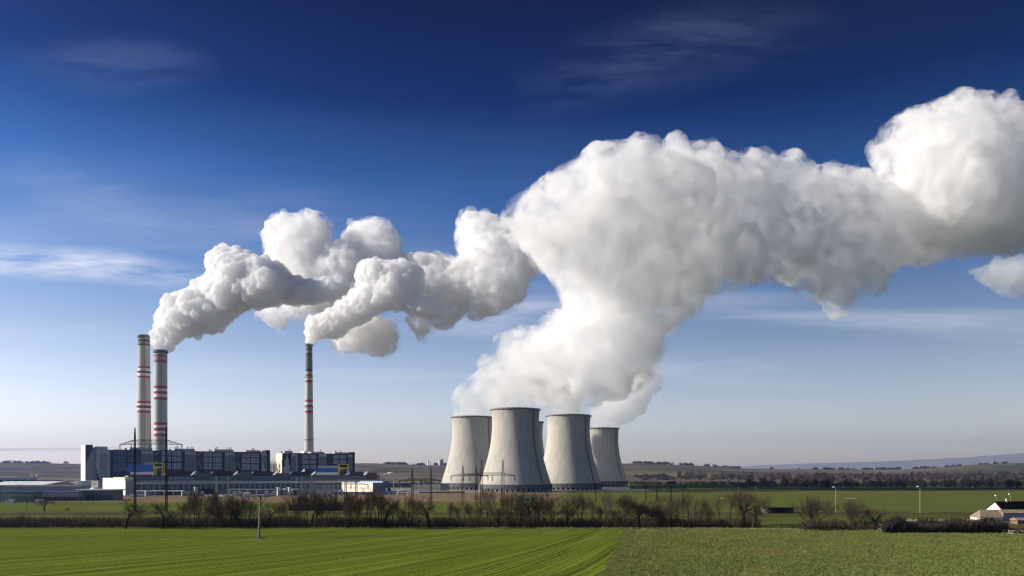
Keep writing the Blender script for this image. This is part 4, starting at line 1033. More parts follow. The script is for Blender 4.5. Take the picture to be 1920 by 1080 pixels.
lamp(1385, 930, 915, 'thin distant lamp left of the small white lamp before the wood', 0.6); lamp(1357, 960, 916, 'faint thin distant lamp, leftmost before the dark wood', 0.6)
lamp(1869, 432, 929, 'short pale lamp rising behind the black farmhouse roof', 0.6); lamp(1895, 432, 926.5, 'taller pale lamp rising behind the black farmhouse roof', 0.7)
def gantry(px, D, label, w=19):
    root = empty('pipe_gantry', G(px, D)); tag(root, label, 'gantry', 'small frames with a white bar'); W_ = PX(px + w, D) - PX(px, D); z = HC + (YH - 934) * D / F
    for x in (0, W_): MB().tube((x, 0, 0), (x, 0, z + (1 if x == 0 else 0)), 0.13, n=6).build('post', M['rust'], root)
    MB().tube((0, 0, z), (W_, 0, z - 0.3), 0.28, n=6).build('crossbar', M['whitepaint'], root)
gantry(1585, 444, 'two posted frame with a white bar between the street lamps'); gantry(1346, 444, 'small white barred frame behind the bare tree row', 10)
def tpole(px, D, ytop, label, arms=2, w=2.4, lean=0.0):
    root = empty('power_pole', G(px, D)); tag(root, label, 'power pole', 'thin power poles beyond the tree row'); z = HC + (YH - ytop) * D / F
    mb = MB(); lattice(mb, (0, 0, 0), (lean, 0, z), 0.9, 0.4, 10, 0.07, (1, 0, 0)); mb.build('mast', M['steel'], root)
    for k in range(arms): MB().box(-w + lean, w + lean, -0.12, 0.12, z - 0.6 - 1.8 * k, z - 0.35 - 1.8 * k).build('arm', M['steel'], root)
for px, y, lab in ((1211, 909, 'dark power pole, nearest to the rightmost cooling tower'), (1232, 910, 'dark power pole, second beyond the rightmost cooling tower'), (1258, 911, 'dark power pole, third beyond the rightmost cooling tower'),
                   (1281, 912, 'dark power pole, fourth beyond the rightmost cooling tower'), (1117, 905, 'dark power pole before the third cooling tower foot')):
    tpole(px, 620, y, lab)
def concrete_pole():
    D = 269; root = empty('utility_pole', G(485, D), 0); tag(root, 'leaning concrete utility pole with wide crossarm standing alone in the wheat field', 'utility pole')
    top = Vector((0.6, 0, HC + (YH - 930) * D / F)); 
    MB().tube((0, 0, -0.3), top, 0.42, 0.26, n=10).build('pole', M['poleconc'], root, smooth=False)
    wood = mat('dark_timber', (0.07, 0.05, 0.035), 0.9, var=0.2, vscale=2)
    MB().box(-3.2, 3.6, -0.45, -0.25, top.z - 0.15, top.z + 0.1).box(-2.6, 3.0, 0.25, 0.45, top.z - 0.15, top.z + 0.1).build('crossarm', wood, root)
    br = MB()
    for s in (-1, 1): br.tube((0.9, 0, top.z - 2.6), (0.4 + s * 2.6, 0, top.z), 0.1, n=5)
    br.build('brace', wood, root)
    for x in (-3.0, -2.2, -1.2, 0.2, 1.2, 2.0, 2.8, 3.4):
        MB().tube((x, -0.35, top.z + 0.1), (x, -0.35, top.z + 0.45), 0.06, n=5).tube((x, -0.35, top.z + 0.45), (x, -0.35, top.z + 0.85), 0.17, 0.12, n=8).build('insulator', M['darker'], root)
    m_ = MB().lathe([(1.9, 0.02), (1.3, 0.35), (0.7, 0.5), (0.05, 0.55)], 16).build('mound', M['soil'], root, smooth=True); m_.scale = (1.2, 1.0, 1)
concrete_pole()
def wood_pole(px, D, ytop, label):
    root = empty('utility_pole', G(px, D)); tag(root, label, 'utility pole'); z = HC + (YH - ytop) * D / F
    MB().tube((0, 0, 0), (0, 0, z), 0.22, 0.16, n=8).build('pole', M['poleconc'], root); MB().box(-1.2, 1.2, -0.1, 0.1, z - 0.5, z - 0.3).build('crossarm', M['poleconc'], root)
    for x in (-1, 0, 1): MB().tube((x, 0, z - .3), (x, 0, z + .15), 0.1, n=6).build('insulator', M['darker'], root)
wood_pole(924, 338, 931, 'plain pole rising from the tree row below the two left cooling towers'); wood_pole(49, 470, 932, 'short wooden pole at the far left behind the shrub belt')
root = empty('notice_board', G(989, 320)); tag(root, 'small pale green framed square board among the bare trees below the nearest tower', 'sign')
zc = HC + (YH - 937) * 320 / F
MB().box(-1.2, 1.2, -0.1, 0.1, zc - 1.1, zc - 0.8).box(-1.2, 1.2, -0.1, 0.1, zc + 0.8, zc + 1.1).box(-1.2, -0.9, -0.1, 0.1, zc - 0.79, zc + 0.79).box(0.9, 1.2, -0.1, 0.1, zc - 0.79, zc + 0.79).build('frame', mat('pale_green_frame', (0.5, 0.55, 0.42), 0.6), root)
MB().box(-0.88, 0.88, -0.04, 0.04, zc - 0.78, zc + 0.78).build('panel', mat('teal_panel', (0.10, 0.17, 0.13), 0.6), root)
for x in (-1.0, 1.0): MB().tube((x, 0, 0), (x, 0, zc - 1.11), 0.08, n=6).build('post', M['rust'], root)
# wires
def cable(a, b, sag, label, r=0.05):
    mb = MB(); a, b = Vector(a), Vector(b); n = 20; pts = []
    for i in range(n + 1):
        t = i / n; p = a.lerp(b, t); p.z -= sag * 4 * t * (1 - t); pts.append(p)
    for p, q in zip(pts[:-1], pts[1:]): mb.tube(p, q, r, n=3, cap=False)
    o = mb.build('power_line', M['wire'], smooth=False); tag(o, label, 'cable', 'power lines from the tall black pylon')
zb = HC + (YH - 836) * 460 / F
for i, (px, y1, lab) in enumerate(((225, 800, 'topmost faint power line leaving the tall black pylon'), (282, 812, 'middle faint power line leaving the tall black pylon'), (341, 822, 'lowest faint power line leaving the tall black pylon'))):
    cable(P(px, 838, 460), P(-700, y1 - 40, 330), 7, lab)
for i, (y0, y1, lab) in enumerate(((858, 862, 'upper dark wire crossing the far left hillside'), (864, 868, 'middle dark wire crossing the far left hillside'), (870, 874, 'lower dark wire crossing the far left hillside'))):
    cable(P(405, 896, 760), P(-500, y0, 560), 3, lab, 0.07)

# ------------------------------------------------------------------ parked vans
def van(px, D, m, label, ln=5.6):
    root = empty('parked_van', G(px, D), R(random.uniform(-15, 15))); tag(root, label, 'van', 'white vans parked by the substation')
    prof = [(0, 0.5), (0, 1.5), (0.25, 2.3), (ln * 0.66, 2.35), (ln * 0.8, 1.5), (ln * 0.99, 1.25), (ln, 0.5)]
    n = len(prof); vs = [(x, 0, z) for x, z in prof] + [(x, 2, z) for x, z in prof]
    MB().add(vs, [tuple(range(n)), tuple(range(2*n-1, n-1, -1))] + [((i+1) % n, i, n + i, n + (i+1) % n) for i in range(n)]).build('body', m, root)
    MB().add([(ln * .52, -0.03, 1.45), (ln * .78, -0.03, 1.45), (ln * .67, -0.03, 2.15), (ln * .52, -0.03, 2.15)], [(0, 1, 2, 3)]).build('window', M['window'], root)
    for x in (ln * 0.18, ln * 0.8):
        for y in (0.05, 1.95): MB().tube((x, y - 0.12, 0.36), (x, y + 0.12, 0.36), 0.36, n=12).build('wheel', M['rubber'], root)
for px, lab in ((383, 'white van, leftmost of those parked by the green masts'), (391, 'white van, second of those parked left of the green masts'), (399, 'white van parked right beside the first green mast'),
                (411, 'white van parked between the pair of green masts'), (423, 'white van at the foot of the second green mast'), (431, 'white van parked just past the second green mast')):
    van(px, 745, M['whitepaint'], lab)

# yard clutter before the halls
ORD_ = ['first', 'second', 'third', 'fourth', 'fifth', 'sixth', 'seventh', 'eighth', 'ninth', 'tenth']
def tank(px, D, r, h, m, label):
    root = empty('storage_tank', G(px, D)); tag(root, label, 'tank', 'storage tanks in the yard')
    MB().lathe([(r, 0), (r, h), (r * 0.7, h + r * 0.25), (0.05, h + r * 0.35)], 20).build('shell', M[m], root, smooth=True)
    MB().box(-0.4, 0.4, -r - 0.5, -r - 0.02, 0, h).build('ladder', M['midgrey'], root)
for px, D, r, h, m, lab in ((276, 770, 2.2, 5, 'midgrey', 'small grey tank between the two black portal masts'), (536, 830, 3.0, 6, 'bluegrey', 'blue grey tank between two white kiosks'), (551, 836, 3.4, 5, 'midgrey', 'squat grey tank right of the slanted kiosk'),
                         (345, 780, 2.4, 4.5, 'palegreen', 'pale green tank right of the second black portal mast'), (728, 860, 2.8, 6, 'dark', 'dark tank at the corner of the blue grey annex')):
    tank(px, D, r, h, m, lab)
def transformer(px, D, label):
    root = empty('transformer', G(px, D)); tag(root, label, 'transformer', 'transformers standing in the substation')
    MB().box(-2, 2, -1.2, 1.2, 0.5, 3.4).box(-1.6, 1.6, -1.9, -1.22, 0.8, 3.0).build('body', M['midgrey'], root); MB().box(-2.3, 2.3, -1.6, 1.5, 0, 0.48).build('plinth', M['poleconc'], root)
    for x in (-1.2, 0, 1.2): MB().tube((x, 0, 3.4), (x * 1.3, 0, 4.9), 0.22, 0.12, n=6).build('bushing', M['insul'], root)
    MB().tube((-1.8, 0.6, 4.1), (1.8, 0.6, 4.1), 0.45, n=8).build('conservator', M['midgrey'], root)
for i, px in enumerate((354, 366, 378, 440, 450, 500, 512, 596, 606, 618)):
    transformer(px, 778, 'grey transformer, %s from the left in the substation row' % ORD_[i])
def container(px, D, m, label, rz=0, ln=6.1):
    root = empty('container', G(px, D), R(rz)); tag(root, label, 'container', 'containers in the yard')
    mb = MB().box(0, ln, 0, 2.4, 0.1, 2.6)
    for i in range(14): mb.box(0.2 + i * (ln - 0.4) / 14, 0.35 + i * (ln - 0.4) / 14, -0.08, -0.005, 0.3, 2.4)
    mb.build('box', M[m], root); MB().box(ln + 0.005, ln + 0.06, 0.1, 2.3, 0.25, 2.5).build('door', M['midgrey'], root)
for px, D, m, rz, lab in ((478, 735, 'whitepaint', 5, 'white container right behind the concrete pole'), (494, 742, 'midgrey', -4, 'grey container right of the concrete pole'), (602, 760, 'whitepaint', 0, 'white container below the second green mast pair'), (655, 770, 'whitepaint', 3, 'white container before the white box hall'),
                       (242, 745, 'whitepaint', 0, 'first white container before the sunlit hall end'), (256, 748, 'whitepaint', 4, 'second white container, behind the first black portal mast'), (10, 590, 'whitepaint', 0, 'white container before the grey blocks at the far left'), (66, 600, 'whitepaint', 6, 'white container behind the small leaning tree')):
    container(px, D, m, lab, rz)
def pipeline(p0, p1, D, z, m, label, r=0.45):
    root = empty('pipeline', G(p0, D)); tag(root, label, 'pipeline', 'raised pipelines of the yard'); L_ = PX(p1, D) - PX(p0, D)
    MB().tube((0, 0, z), (L_, 0, z), r, n=8).tube((0, 1.4, z + 0.3), (L_, 1.4, z + 0.3), r * 0.7, n=6).build('pipe', M[m], root)
    for i in range(int(L_ / 9) + 1): MB().box(i * 9, i * 9 + 0.4, -0.5, 2.0, 0, z - r).build('support', M['midgrey'], root)
pipeline(255, 345, 775, 5.0, 'whitepaint', 'white raised pipeline before the turbine hall, crossing both black masts', 0.3); pipeline(816, 872, 890, 2.2, 'yellow', 'yellow raised pipeline at the foot of the leftmost cooling tower', 0.5)
pipeline(430, 560, 795, 6.2, 'palegreen', 'pale green raised pipeline before the dark windows of the turbine hall', 0.3)
# ------------------------------------------------------------------ bare trees
M['bark'] = mat('bark', (0.045, 0.034, 0.024), 0.95, var=0.3, vscale=1.5, spec=0.05)
M['twig'] = mat('twigs', (0.088, 0.060, 0.037), 0.95, var=0.35, vscale=0.8, spec=0.05)
M['twig_red'] = mat('reddish_twigs', (0.115, 0.070, 0.042), 0.95, var=0.35, vscale=0.8, spec=0.05)
M['twig_grey'] = mat('grey_twigs', (0.10, 0.077, 0.050), 0.95, var=0.35, vscale=0.8, spec=0.05)
def grow(tr, cr, rg, p, d, ln, r, lv, mx_, spread, up, kids, gnarl):
    nseg = 3 if lv < 2 else 2
    q = p.copy(); rr = r; nodes = []
    for s in range(nseg):
        gn = gnarl * (0.45 if lv == 0 else 1); d = (d + Vector((rg.gauss(0, gn), rg.gauss(0, gn), rg.gauss(0, gn) + up))).normalized()
        e = q + d * ln / nseg; r2 = rr * (0.82 if lv else 0.88)
        (tr if lv < 2 else cr).tube(q, e, rr, r2, n=6 if lv == 0 else (4 if lv < 2 else 3), cap=False)
        q = e; rr = r2; nodes.append((q.copy(), d.copy(), rr))
    if lv >= mx_: return
    n = kids[min(lv, len(kids) - 1)]
    for k in range(n):
        t = rg.uniform(0.35 if lv else 0.6, 1.0); i = min(nseg - 1, int(t * nseg)); b, bd, br = nodes[i]
        if k == 0: b, bd, br = nodes[-1]
        ax = bd.orthogonal().normalized(); ax.rotate(Matrix.Rotation(rg.uniform(0, 2 * math.pi), 3, bd))
        nd = bd.copy(); nd.rotate(Matrix.Rotation(spread * rg.uniform(0.55, 1.25) * (0.45 if k == 0 else 1), 3, ax))
        if k and lv: b = b - bd * rg.uniform(0, ln / nseg)
        grow(tr, cr, rg, b, nd, ln * rg.uniform(0.58, 0.82), max(0.020, br * rg.uniform(0.5, 0.72)), lv + 1, mx_, spread, up, kids, gnarl)
def tree_proto(kind, seed):
    rg = random.Random(seed); tr, cr = MB(), MB()
    if kind == 'spreading': grow(tr, cr, rg, Vector((0, 0, -.2)), Vector((0.05, 0, 1)), 3.0, 0.42, 0, 6, 0.74, 0.05, (5, 4, 3, 3, 3, 2), 0.17)
    elif kind == 'tall': grow(tr, cr, rg, Vector((0, 0, -.2)), Vector((0, 0, 1)), 5.4, 0.22, 0, 6, 0.44, 0.09, (4, 4, 3, 3, 2, 2), 0.09)
    elif kind == 'fan':
        for k in range(8): grow(tr, cr, rg, Vector((0, 0, -.2)), Vector((rg.uniform(-.8, .8), rg.uniform(-.4, .4), 1)).normalized(), 4.3, 0.17, 1, 6, 0.38, 0.06, (4, 4, 4, 3, 3), 0.09)
    elif kind == 'twin':
        for k in range(3): grow(tr, cr, rg, Vector((rg.uniform(-.9, .9), rg.uniform(-.6, .6), -.2)), Vector((rg.uniform(-.16, .16), 0, 1)).normalized(), 4.9, 0.15, 0, 5, 0.40, 0.1, (4, 4, 3, 3), 0.08)
    else: # dense bush crown
        for k in range(6): grow(tr, cr, rg, Vector((rg.uniform(-.7, .7), rg.uniform(-.7, .7), -.1)), Vector((rg.uniform(-.7, .7), rg.uniform(-.5, .5), 1)).normalized(), 2.9, 0.11, 1, 6, 0.46, 0.04, (4, 4, 3, 3, 2), 0.12)
    for mb in (tr, cr):
        pass
    h = np.percentile([v[2] for v in cr.v], 99.5)
    for mb in (tr, cr): mb.v = [(x / h, y / h, z / h) for x, y, z in mb.v]      # unit height
    root = empty('bare_tree')
    tr.build('trunk', M['bark'], root); cr.build('crown', M[{'spreading': 'twig', 'tall': 'twig_grey', 'fan': 'twig_grey', 'twin': 'twig', 'bush': 'twig_red'}[kind]], root)
    return root
PROTO = {}
for kind, seeds in (('spreading', (3, 11, 23)), ('tall', (5, 8, 17)), ('fan', (2, 9)), ('twin', (4, 14, 21)), ('bush', (6, 16))):
    PROTO[kind] = [tree_proto(kind, s) for s in seeds]
USED = set()
def put_tree(kind, v, px, D, h, label, sx=1.0, rz=None, group='bare winter trees along the field edge'):
    pr = PROTO[kind][v % len(PROTO[kind])]
    if pr.name in USED: o = copy_tree(pr)
    else: o = pr; USED.add(pr.name)
    o.location = G(px, D); o.rotation_euler.z = random.uniform(0, 6.28) if rz is None else rz
    o.scale = (h * sx, h * sx, h); tag(o, label, 'tree', group); return o
ORD = ['first', 'second', 'third', 'fourth', 'fifth', 'sixth', 'seventh', 'eighth', 'ninth', 'tenth', 'eleventh', 'twelfth', 'thirteenth', 'fourteenth', 'fifteenth', 'sixteenth']
put_tree('spreading', 0, 235, 318, 11.8, 'wide dark fruit tree with forked trunk, standing alone before the thick portal mast', 1.25)
put_tree('spreading', 1, 305, 318, 11.4, 'dark spreading tree with crooked trunk at the foot of the second portal mast', 1.1)
put_tree('tall', 0, 327, 322, 6.0, 'little crooked tree squeezed next to the dark spreading tree', 1.3)
put_tree('spreading', 2, 418, 322, 12.2, 'rounded dark tree left of the concrete pole', 1.05)
put_tree('spreading', 1, 507, 325, 11.5, 'tree with long low leaning limb right of the concrete pole', 1.2)
put_tree('spreading', 0, 805, 320, 13.0, 'densest darkest round tree before the ploughed strip, left of the cooling towers', 1.05, rz=2.0)
put_tree('tall', 1, 736, 322, 13.0, 'tree with a clear straight fork before the arched white pipe', 1.1)
put_tree('spreading', 2, 1412, 318, 13.2, 'broad dark tree at the end of the tree row, before the wagon shed', 1.15, rz=1.0)
put_tree('tall', 2, 1347, 320, 14.6, 'tall straight tree before the small white barred frame', 0.95)
put_tree('tall', 0, 1293, 320, 15.0, 'tallest straight tree midway along the row right of the towers', 0.95)
put_tree('tall', 1, 1370, 321, 13.6, 'slim straight tree between the tallest one and the broad dark end tree', 0.8)
put_tree('fan', 0, 1524, 318, 13.2, 'large fan shaped grey tree standing apart, right of the wagon shed', 1.15, rz=0.3)
put_tree('fan', 1, 1601, 312, 12.2, 'pale twiggy tree under the white barred gantry frame', 0.95)
put_tree('spreading', 1, 1641, 308, 9.6, 'small dark tree at the left end of the long dark hedge', 1.1)
put_tree('bush', 0, 1030, 326, 14.2, 'big rounded reddish thicket tree under the middle cooling towers', 1.25)
put_tree('bush', 1, 1062, 330, 12.6, 'rounded twiggy tree beside the big reddish thicket tree', 1.0)
put_tree('spreading', 2, 83, 465, 8.4, 'small leaning tree alone on the green meadow at the left', 1.15, group='small trees on the left meadow')
put_tree('bush', 0, 127, 462, 2.5, 'small round bush on the green meadow before the canopy building', 1.3, group='small trees on the left meadow')
for i, (px, h) in enumerate(((15, 4.5), (50, 5.5), (100, 5), (124, 6), (142, 5.5), (151, 6), (175, 5))):
    put_tree(('tall', 'twin')[i % 2], i, px, 560 + 9 * (i % 3), h, 'small street tree, %s along the road before the grey left blocks' % ORD[i], 1.1, group='small street trees before the grey blocks')
ZONES = [('before the long turbine hall, left of the concrete pole', 340, 472, 15), ('between the concrete pole and the white box hall', 520, 636, 14), ('before the white box hall', 642, 724, 10),
         ('before the portal pylon and the ploughed strip', 745, 792, 5), ('before the leftmost cooling tower', 836, 904, 5), ('before the nearest cooling tower', 910, 1012, 15),
         ('before the third and smallest cooling towers', 1074, 1184, 15), ('right of the towers, left of the tallest tree', 1190, 1284, 14), ('around the tallest tree', 1302, 1338, 4), ('between the slim tree and the broad end tree', 1380, 1404, 3)]
rg = random.Random(12)
for name, a, b, n in ZONES:
    for i in range(n):
        px = a + (b - a) * (i + 0.5 + rg.uniform(-.3, .3)) / n
        kind = rg.choice(['twin', 'tall', 'twin', 'tall', 'spreading', 'twin', 'tall', 'bush'])
        h = rg.choice([rg.uniform(7.5, 11), rg.uniform(10.5, 14), rg.uniform(12.5, 16.5)]) * (0.82 if kind == 'bush' else 1) * (0.75 if 838 <= px <= 902 else 1)
        look = {'twin': 'many stemmed tree', 'tall': 'slender tree', 'bush': 'reddish bushy tree', 'spreading': 'spreading tree'}[kind]
        put_tree(kind, rg.randrange(3), px, rg.choice([rg.uniform(319, 326), rg.uniform(328, 342)]), h, '%s, %s %s' % (look, ORD[i], name), rg.uniform(0.85, 1.15))
for kk, ps in PROTO.items():
    for p_ in ps:
        if p_.name not in USED:
            for ch in list(p_.children): bpy.data.objects.remove(ch)
            bpy.data.objects.remove(p_)

# ------------------------------------------------------------------ undergrowth, hedges, woods
def twig_mass(name, m, spots, label, cat, kind='stuff', lean=0.5, w=0.06):
    """spots: list of (x, y, z, height) stems"""
    rg = random.Random(hash(name) % 1000 if False else len(spots)); vs, fs = [], []
    for (x, y, z, h) in spots:
        dx_, dy_ = rg.gauss(0, lean) * h, rg.gauss(0, lean) * h; a = rg.uniform(0, 3.14); ww = w * rg.uniform(0.6, 1.8)
        ca, sa = math.cos(a) * ww, math.sin(a) * ww; k = len(vs)
        vs += [(x - ca, y - sa, z), (x + ca, y + sa, z), (x + dx_ + ca * .3, y + dy_ + sa * .3, z + h), (x + dx_ - ca * .3, y + dy_ - sa * .3, z + h)]
        fs.append((k, k + 1, k + 2, k + 3))
    o = MB().add(vs, fs).build(name, m); return tag(o, label, cat, kind=kind)
rg = random.Random(3)
def belt(p0, p1, D0, D1, h0, h1, n, gap=0.35, z0=0.0):
    out = []
    while len(out) < n:
        px, D = rg.uniform(p0, p1), rg.uniform(D0, D1)
        q = noise.noise(Vector((px / 22, D / 9, 0.7)))
        if q < -gap: continue
        h = rg.uniform(h0, h1) * (0.75 + 0.8 * max(0, q + 0.3))
        zb = rg.uniform(0, 0.55) * h + z0
        out.append((PX(px, D), D, zb, h * rg.uniform(0.3, 0.6)))
    return out
twig_mass('undergrowth', M['twig'], belt(-40, 1425, 321, 336, 1.2, 4.0, 50000) + belt(820, 1010, 322, 345, 2.0, 4.2, 5000) + belt(1500, 1665, 306, 322, 1.5, 4.2, 5000), 'brown brushwood under the bare trees', 'undergrowth')
twig_mass('shrubbery', M['twig_grey'], belt(-60, 860, 338, 368, 1.2, 2.8, 26000) + belt(820, 1420, 350, 372, 1.5, 2.6, 8000), 'grey brown shrub belt behind the field edge', 'shrubbery')
twig_mass('dry_grass', mat('dry_grass_blades', (0.34, 0.29, 0.16), 1.0, var=0.2), [(PX(px, D), D, 0.05, rg.uniform(0.25, 0.8)) for px, D in ((rg.uniform(0, 1920), 0) for _ in range(7000)) for D in (np.interp(px, [0, 1175, 1920], [DY(990) - .3, YF - .3, DY(998) - .3]) + rg.uniform(-1.0, 4.5),)],
          'pale dry grass fringe along the field edge', 'grass', w=0.07)
hd = belt(1655, 1888, 293, 305, 3.4, 4.4, 26000, gap=2.0)
twig_mass('hedge', mat('dark_hedge_twigs', (0.045, 0.034, 0.026), 0.95, var=0.6, vscale=0.5), hd, 'long dark dense hedge in front of the farm buildings', 'hedge', kind=None, lean=0.35, w=0.1)
twig_mass('bush', M['twig_red'], belt(1880, 1935, 292, 300, 1.6, 2.6, 3000, gap=2), 'reddish ragged bush at the right end of the dark hedge', 'bush', kind=None)
def boulders(name, m, spots, label, cat, kind='stuff'):
    mb = MB(); rg = random.Random(9)
    for (x, y, z, s) in spots:
        vs = []
        for (a, b, c) in ((-1,-1,0),(1,-1,0),(1,1,0),(-1,1,0),(-.6,-.6,1),(.7,-.5,.9),(.6,.6,1.1),(-.7,.5,.8)):
            vs.append((x + a * s * rg.uniform(.7, 1.2), y + b * s * rg.uniform(.6, 1.1), z + c * s * rg.uniform(.5, .9)))
        mb.add(vs, [(0,3,2,1),(4,5,6,7),(0,1,5,4),(1,2,6,5),(2,3,7,6),(3,0,4,7)])
    return tag(mb.build(name, m), label, cat, kind=kind)
boulders('rubble', mat('pale_rubble', (0.42, 0.36, 0.28), 0.95, var=0.25), [(PX(rg.uniform(1690, 1850), 372), rg.uniform(366, 378), 0, rg.uniform(0.15, 0.55)) for _ in range(260)], 'pale broken stone heaps between hedge and farm', 'rubble')
boulders('debris', mat('white_debris_mat', (0.6, 0.56, 0.5), 0.9, var=0.2), [(PX(rg.uniform(1647, 1664), 303), rg.uniform(300, 305), rg.uniform(0, 3.2), rg.uniform(0.08, 0.3)) for _ in range(60)] +
         [(PX(rg.uniform(1890, 1925), 290), rg.uniform(288, 292), rg.uniform(0, 1.2), rg.uniform(0.08, 0.35)) for _ in range(26)], 'white scraps caught in the bushes at the hedge ends', 'debris')
root = empty('field_fence', G(1447, 322)); tag(root, 'low dark wire fence with a few posts crossing the gap in the tree row', 'fence')
wf = PX(1500, 322) - PX(1447, 322)
for i in range(4): MB().tube((wf * i / 3, 0, 0), (wf * i / 3, 0, 1.6), 0.09, n=5).build('post', M['bark'], root)
MB().tube((0, 0, 1.45), (wf, 0, 1.4), 0.05, n=4).tube((0, 0, 0.8), (wf, 0, 0.8), 0.03, n=4).build('rail', M['bark'], root)
M['wood_dark'] = mat('dark_wood_mass', (0.022, 0.020, 0.017), 0.95, var=0.4, vscale=0.05)
M['wood_far'] = mat('brown_wood_mass', (0.070, 0.050, 0.042), 0.95, var=0.3, vscale=0.02)
def crowns(name, m, items, leaf, per, label, kind='stuff', cat='trees'):
    rg = np.random.default_rng(len(items)); V, Fc = [], []; k = 0
    for (x, y, z, w, h) in items:
        n = per; u = rg.normal(0, 1, (n, 3)); u /= np.linalg.norm(u, axis=1)[:, None]; u *= rg.uniform(0.15, 1, (n, 1)) ** 0.5
        c = np.array([x, y, z + h * 0.52]) + u * np.array([w / 2, w / 2, h * 0.5])
        s = leaf * rg.uniform(0.5, 1.3, (n, 1))
        a = rg.normal(0, 1, (n, 3)); a /= np.linalg.norm(a, axis=1)[:, None]; b = np.cross(a, rg.normal(0, 1, (n, 3))); b /= np.linalg.norm(b, axis=1)[:, None]
        q = np.stack([c - a * s * .5, c + b * s * .45, c + a * s * .6, c - b * s * .4], 1); q[:, :, 2] = np.maximum(q[:, :, 2], z)
        V.append(q.reshape(-1, 3)); Fc.append(np.arange(n * 4).reshape(n, 4) + k); k += n * 4
    V, Fc = np.concatenate(V), np.concatenate(Fc)
    me = bpy.data.meshes.new(name); me.from_pydata(V.tolist(), [], Fc.tolist()); me.materials.append(m)
    o = bpy.data.objects.new(name, me); COL.objects.link(o); return tag(o, label, cat, kind=kind)
rg = random.Random(21)
it = []
for i in range(330):
    px = rg.uniform(1375, 2200); D = rg.uniform(1215, 1330); h = rg.uniform(9, 16) * (0.6 if px < 1400 else 1)
    it.append((PX(px, D), D, 0, rg.uniform(7, 13), h))
crowns('treeline', M['wood_dark'], it, 1.6, 130, 'dark belt of trees beyond the young crop field')
it = []
for i in range(520):
    px = rg.uniform(1190, 2150); D = rg.uniform(2500, 3100); x = PX(px, D); k = 1.0 if px > 1260 else 0.5
    it.append((x, D, ground_z(x, D) - 1, rg.uniform(14, 26), rg.uniform(12, 24) * k))
crowns('woodland', M['wood_far'], it, 4.0, 70, 'brown hazy woodland on the far plain at the right')
it = []
for i in range(620):
    px = rg.choice([rg.uniform(690, 835), rg.uniform(1180, 1420), rg.uniform(1400, 1800), rg.uniform(-100, 160), rg.uniform(1600, 2000)]); D = rg.uniform(4850, 5450); x = PX(px, D)
    if noise.noise(Vector((px / 14, 0.5, 2))) < -0.05: continue
    it.append((x, D, ground_z(x, D) - 2, rg.uniform(18, 40), rg.uniform(9, 20)))
crowns('ridge_trees', M['wood_far'], it, 6.5, 46, 'scattered hazy trees along the skyline ridges')
it = []
for i in range(170):
    px = rg.uniform(1060, 1420); D = rg.uniform(1560, 1700); it.append((PX(px, D), D, 0, rg.uniform(5, 9), rg.uniform(4, 8)))
for i in range(60):
    px = rg.uniform(690, 900); D = rg.uniform(1500, 1650); it.append((PX(px, D), D, 0, rg.uniform(5, 9), rg.uniform(4, 9)))
crowns('roadside_scrub', M['wood_dark'], it, 1.6, 40, 'low dark scrub lining the far roads', cat='scrub')

# young rape plants, close enough to be seen as separate leaves
def leaf_tufts(name, m, n, xr, yr, keep, w, h, label, cat, seed=4):
    rg = np.random.default_rng(seed); y = yr[0] + (yr[1] - yr[0]) * rg.uniform(0, 1, n) ** 1.25; x = rg.uniform(xr[0], xr[1], n) * y
    k = keep(x, y); x, y = x[k], y[k]; n = len(x)
    V = []; 
    for j in range(3):
        a = rg.uniform(0, 6.28, n); r = w * rg.uniform(0.5, 1.3, n); hh = h * rg.uniform(0.5, 1.3, n)
        cx, cy_ = x + rg.normal(0, w * .4, n), y + rg.normal(0, w * .4, n); ca, sa = np.cos(a) * r, np.sin(a) * r; b = rg.uniform(-1, 1, n) * w
        V.append(np.stack([np.stack([cx - ca * .4, cy_ - sa * .4, 0.05 + 0 * x], 1), np.stack([cx + ca * .2 + sa * .3, cy_ + sa * .2 - ca * .3, 0.05 + hh * .6], 1),
                           np.stack([cx + ca + b * .3, cy_ + sa, 0.05 + hh], 1), np.stack([cx + ca * .2 - sa * .3, cy_ + sa * .2 + ca * .3, 0.05 + hh * .7], 1)], 1).reshape(-1, 3))
    V = np.concatenate(V); Fc = np.arange(len(V)).reshape(-1, 4)
    me = bpy.data.meshes.new(name); me.from_pydata(V.tolist(), [], Fc.tolist()); me.materials.append(m)
    o = bpy.data.objects.new(name, me); COL.objects.link(o); return tag(o, label, cat, kind='stuff')
def rape_keep(x, y):
    q = np.array([noise.noise(Vector((a / 16, b / 26, 4))) + 0.5 * noise.noise(Vector((a / 4, b / 7, 9))) for a, b in zip(x, y)])
    return (x > MX0 + (MX1 - MX0) * (y - 171) / (DY(993) - 171) + 3) & (q > np.random.default_rng(1).uniform(-0.75, 0.25, len(x)))
leaf_tufts('rapeseed_plants', mat('rapeseed_leaf', (0.19, 0.225, 0.055), 0.7, var=0.65, vscale=1.6, spec=0.3), 52000, (0.12, 0.70), (160, 318), rape_keep, 0.30, 0.42, 'low leafy rapeseed plants covering the right hand field', 'crop')
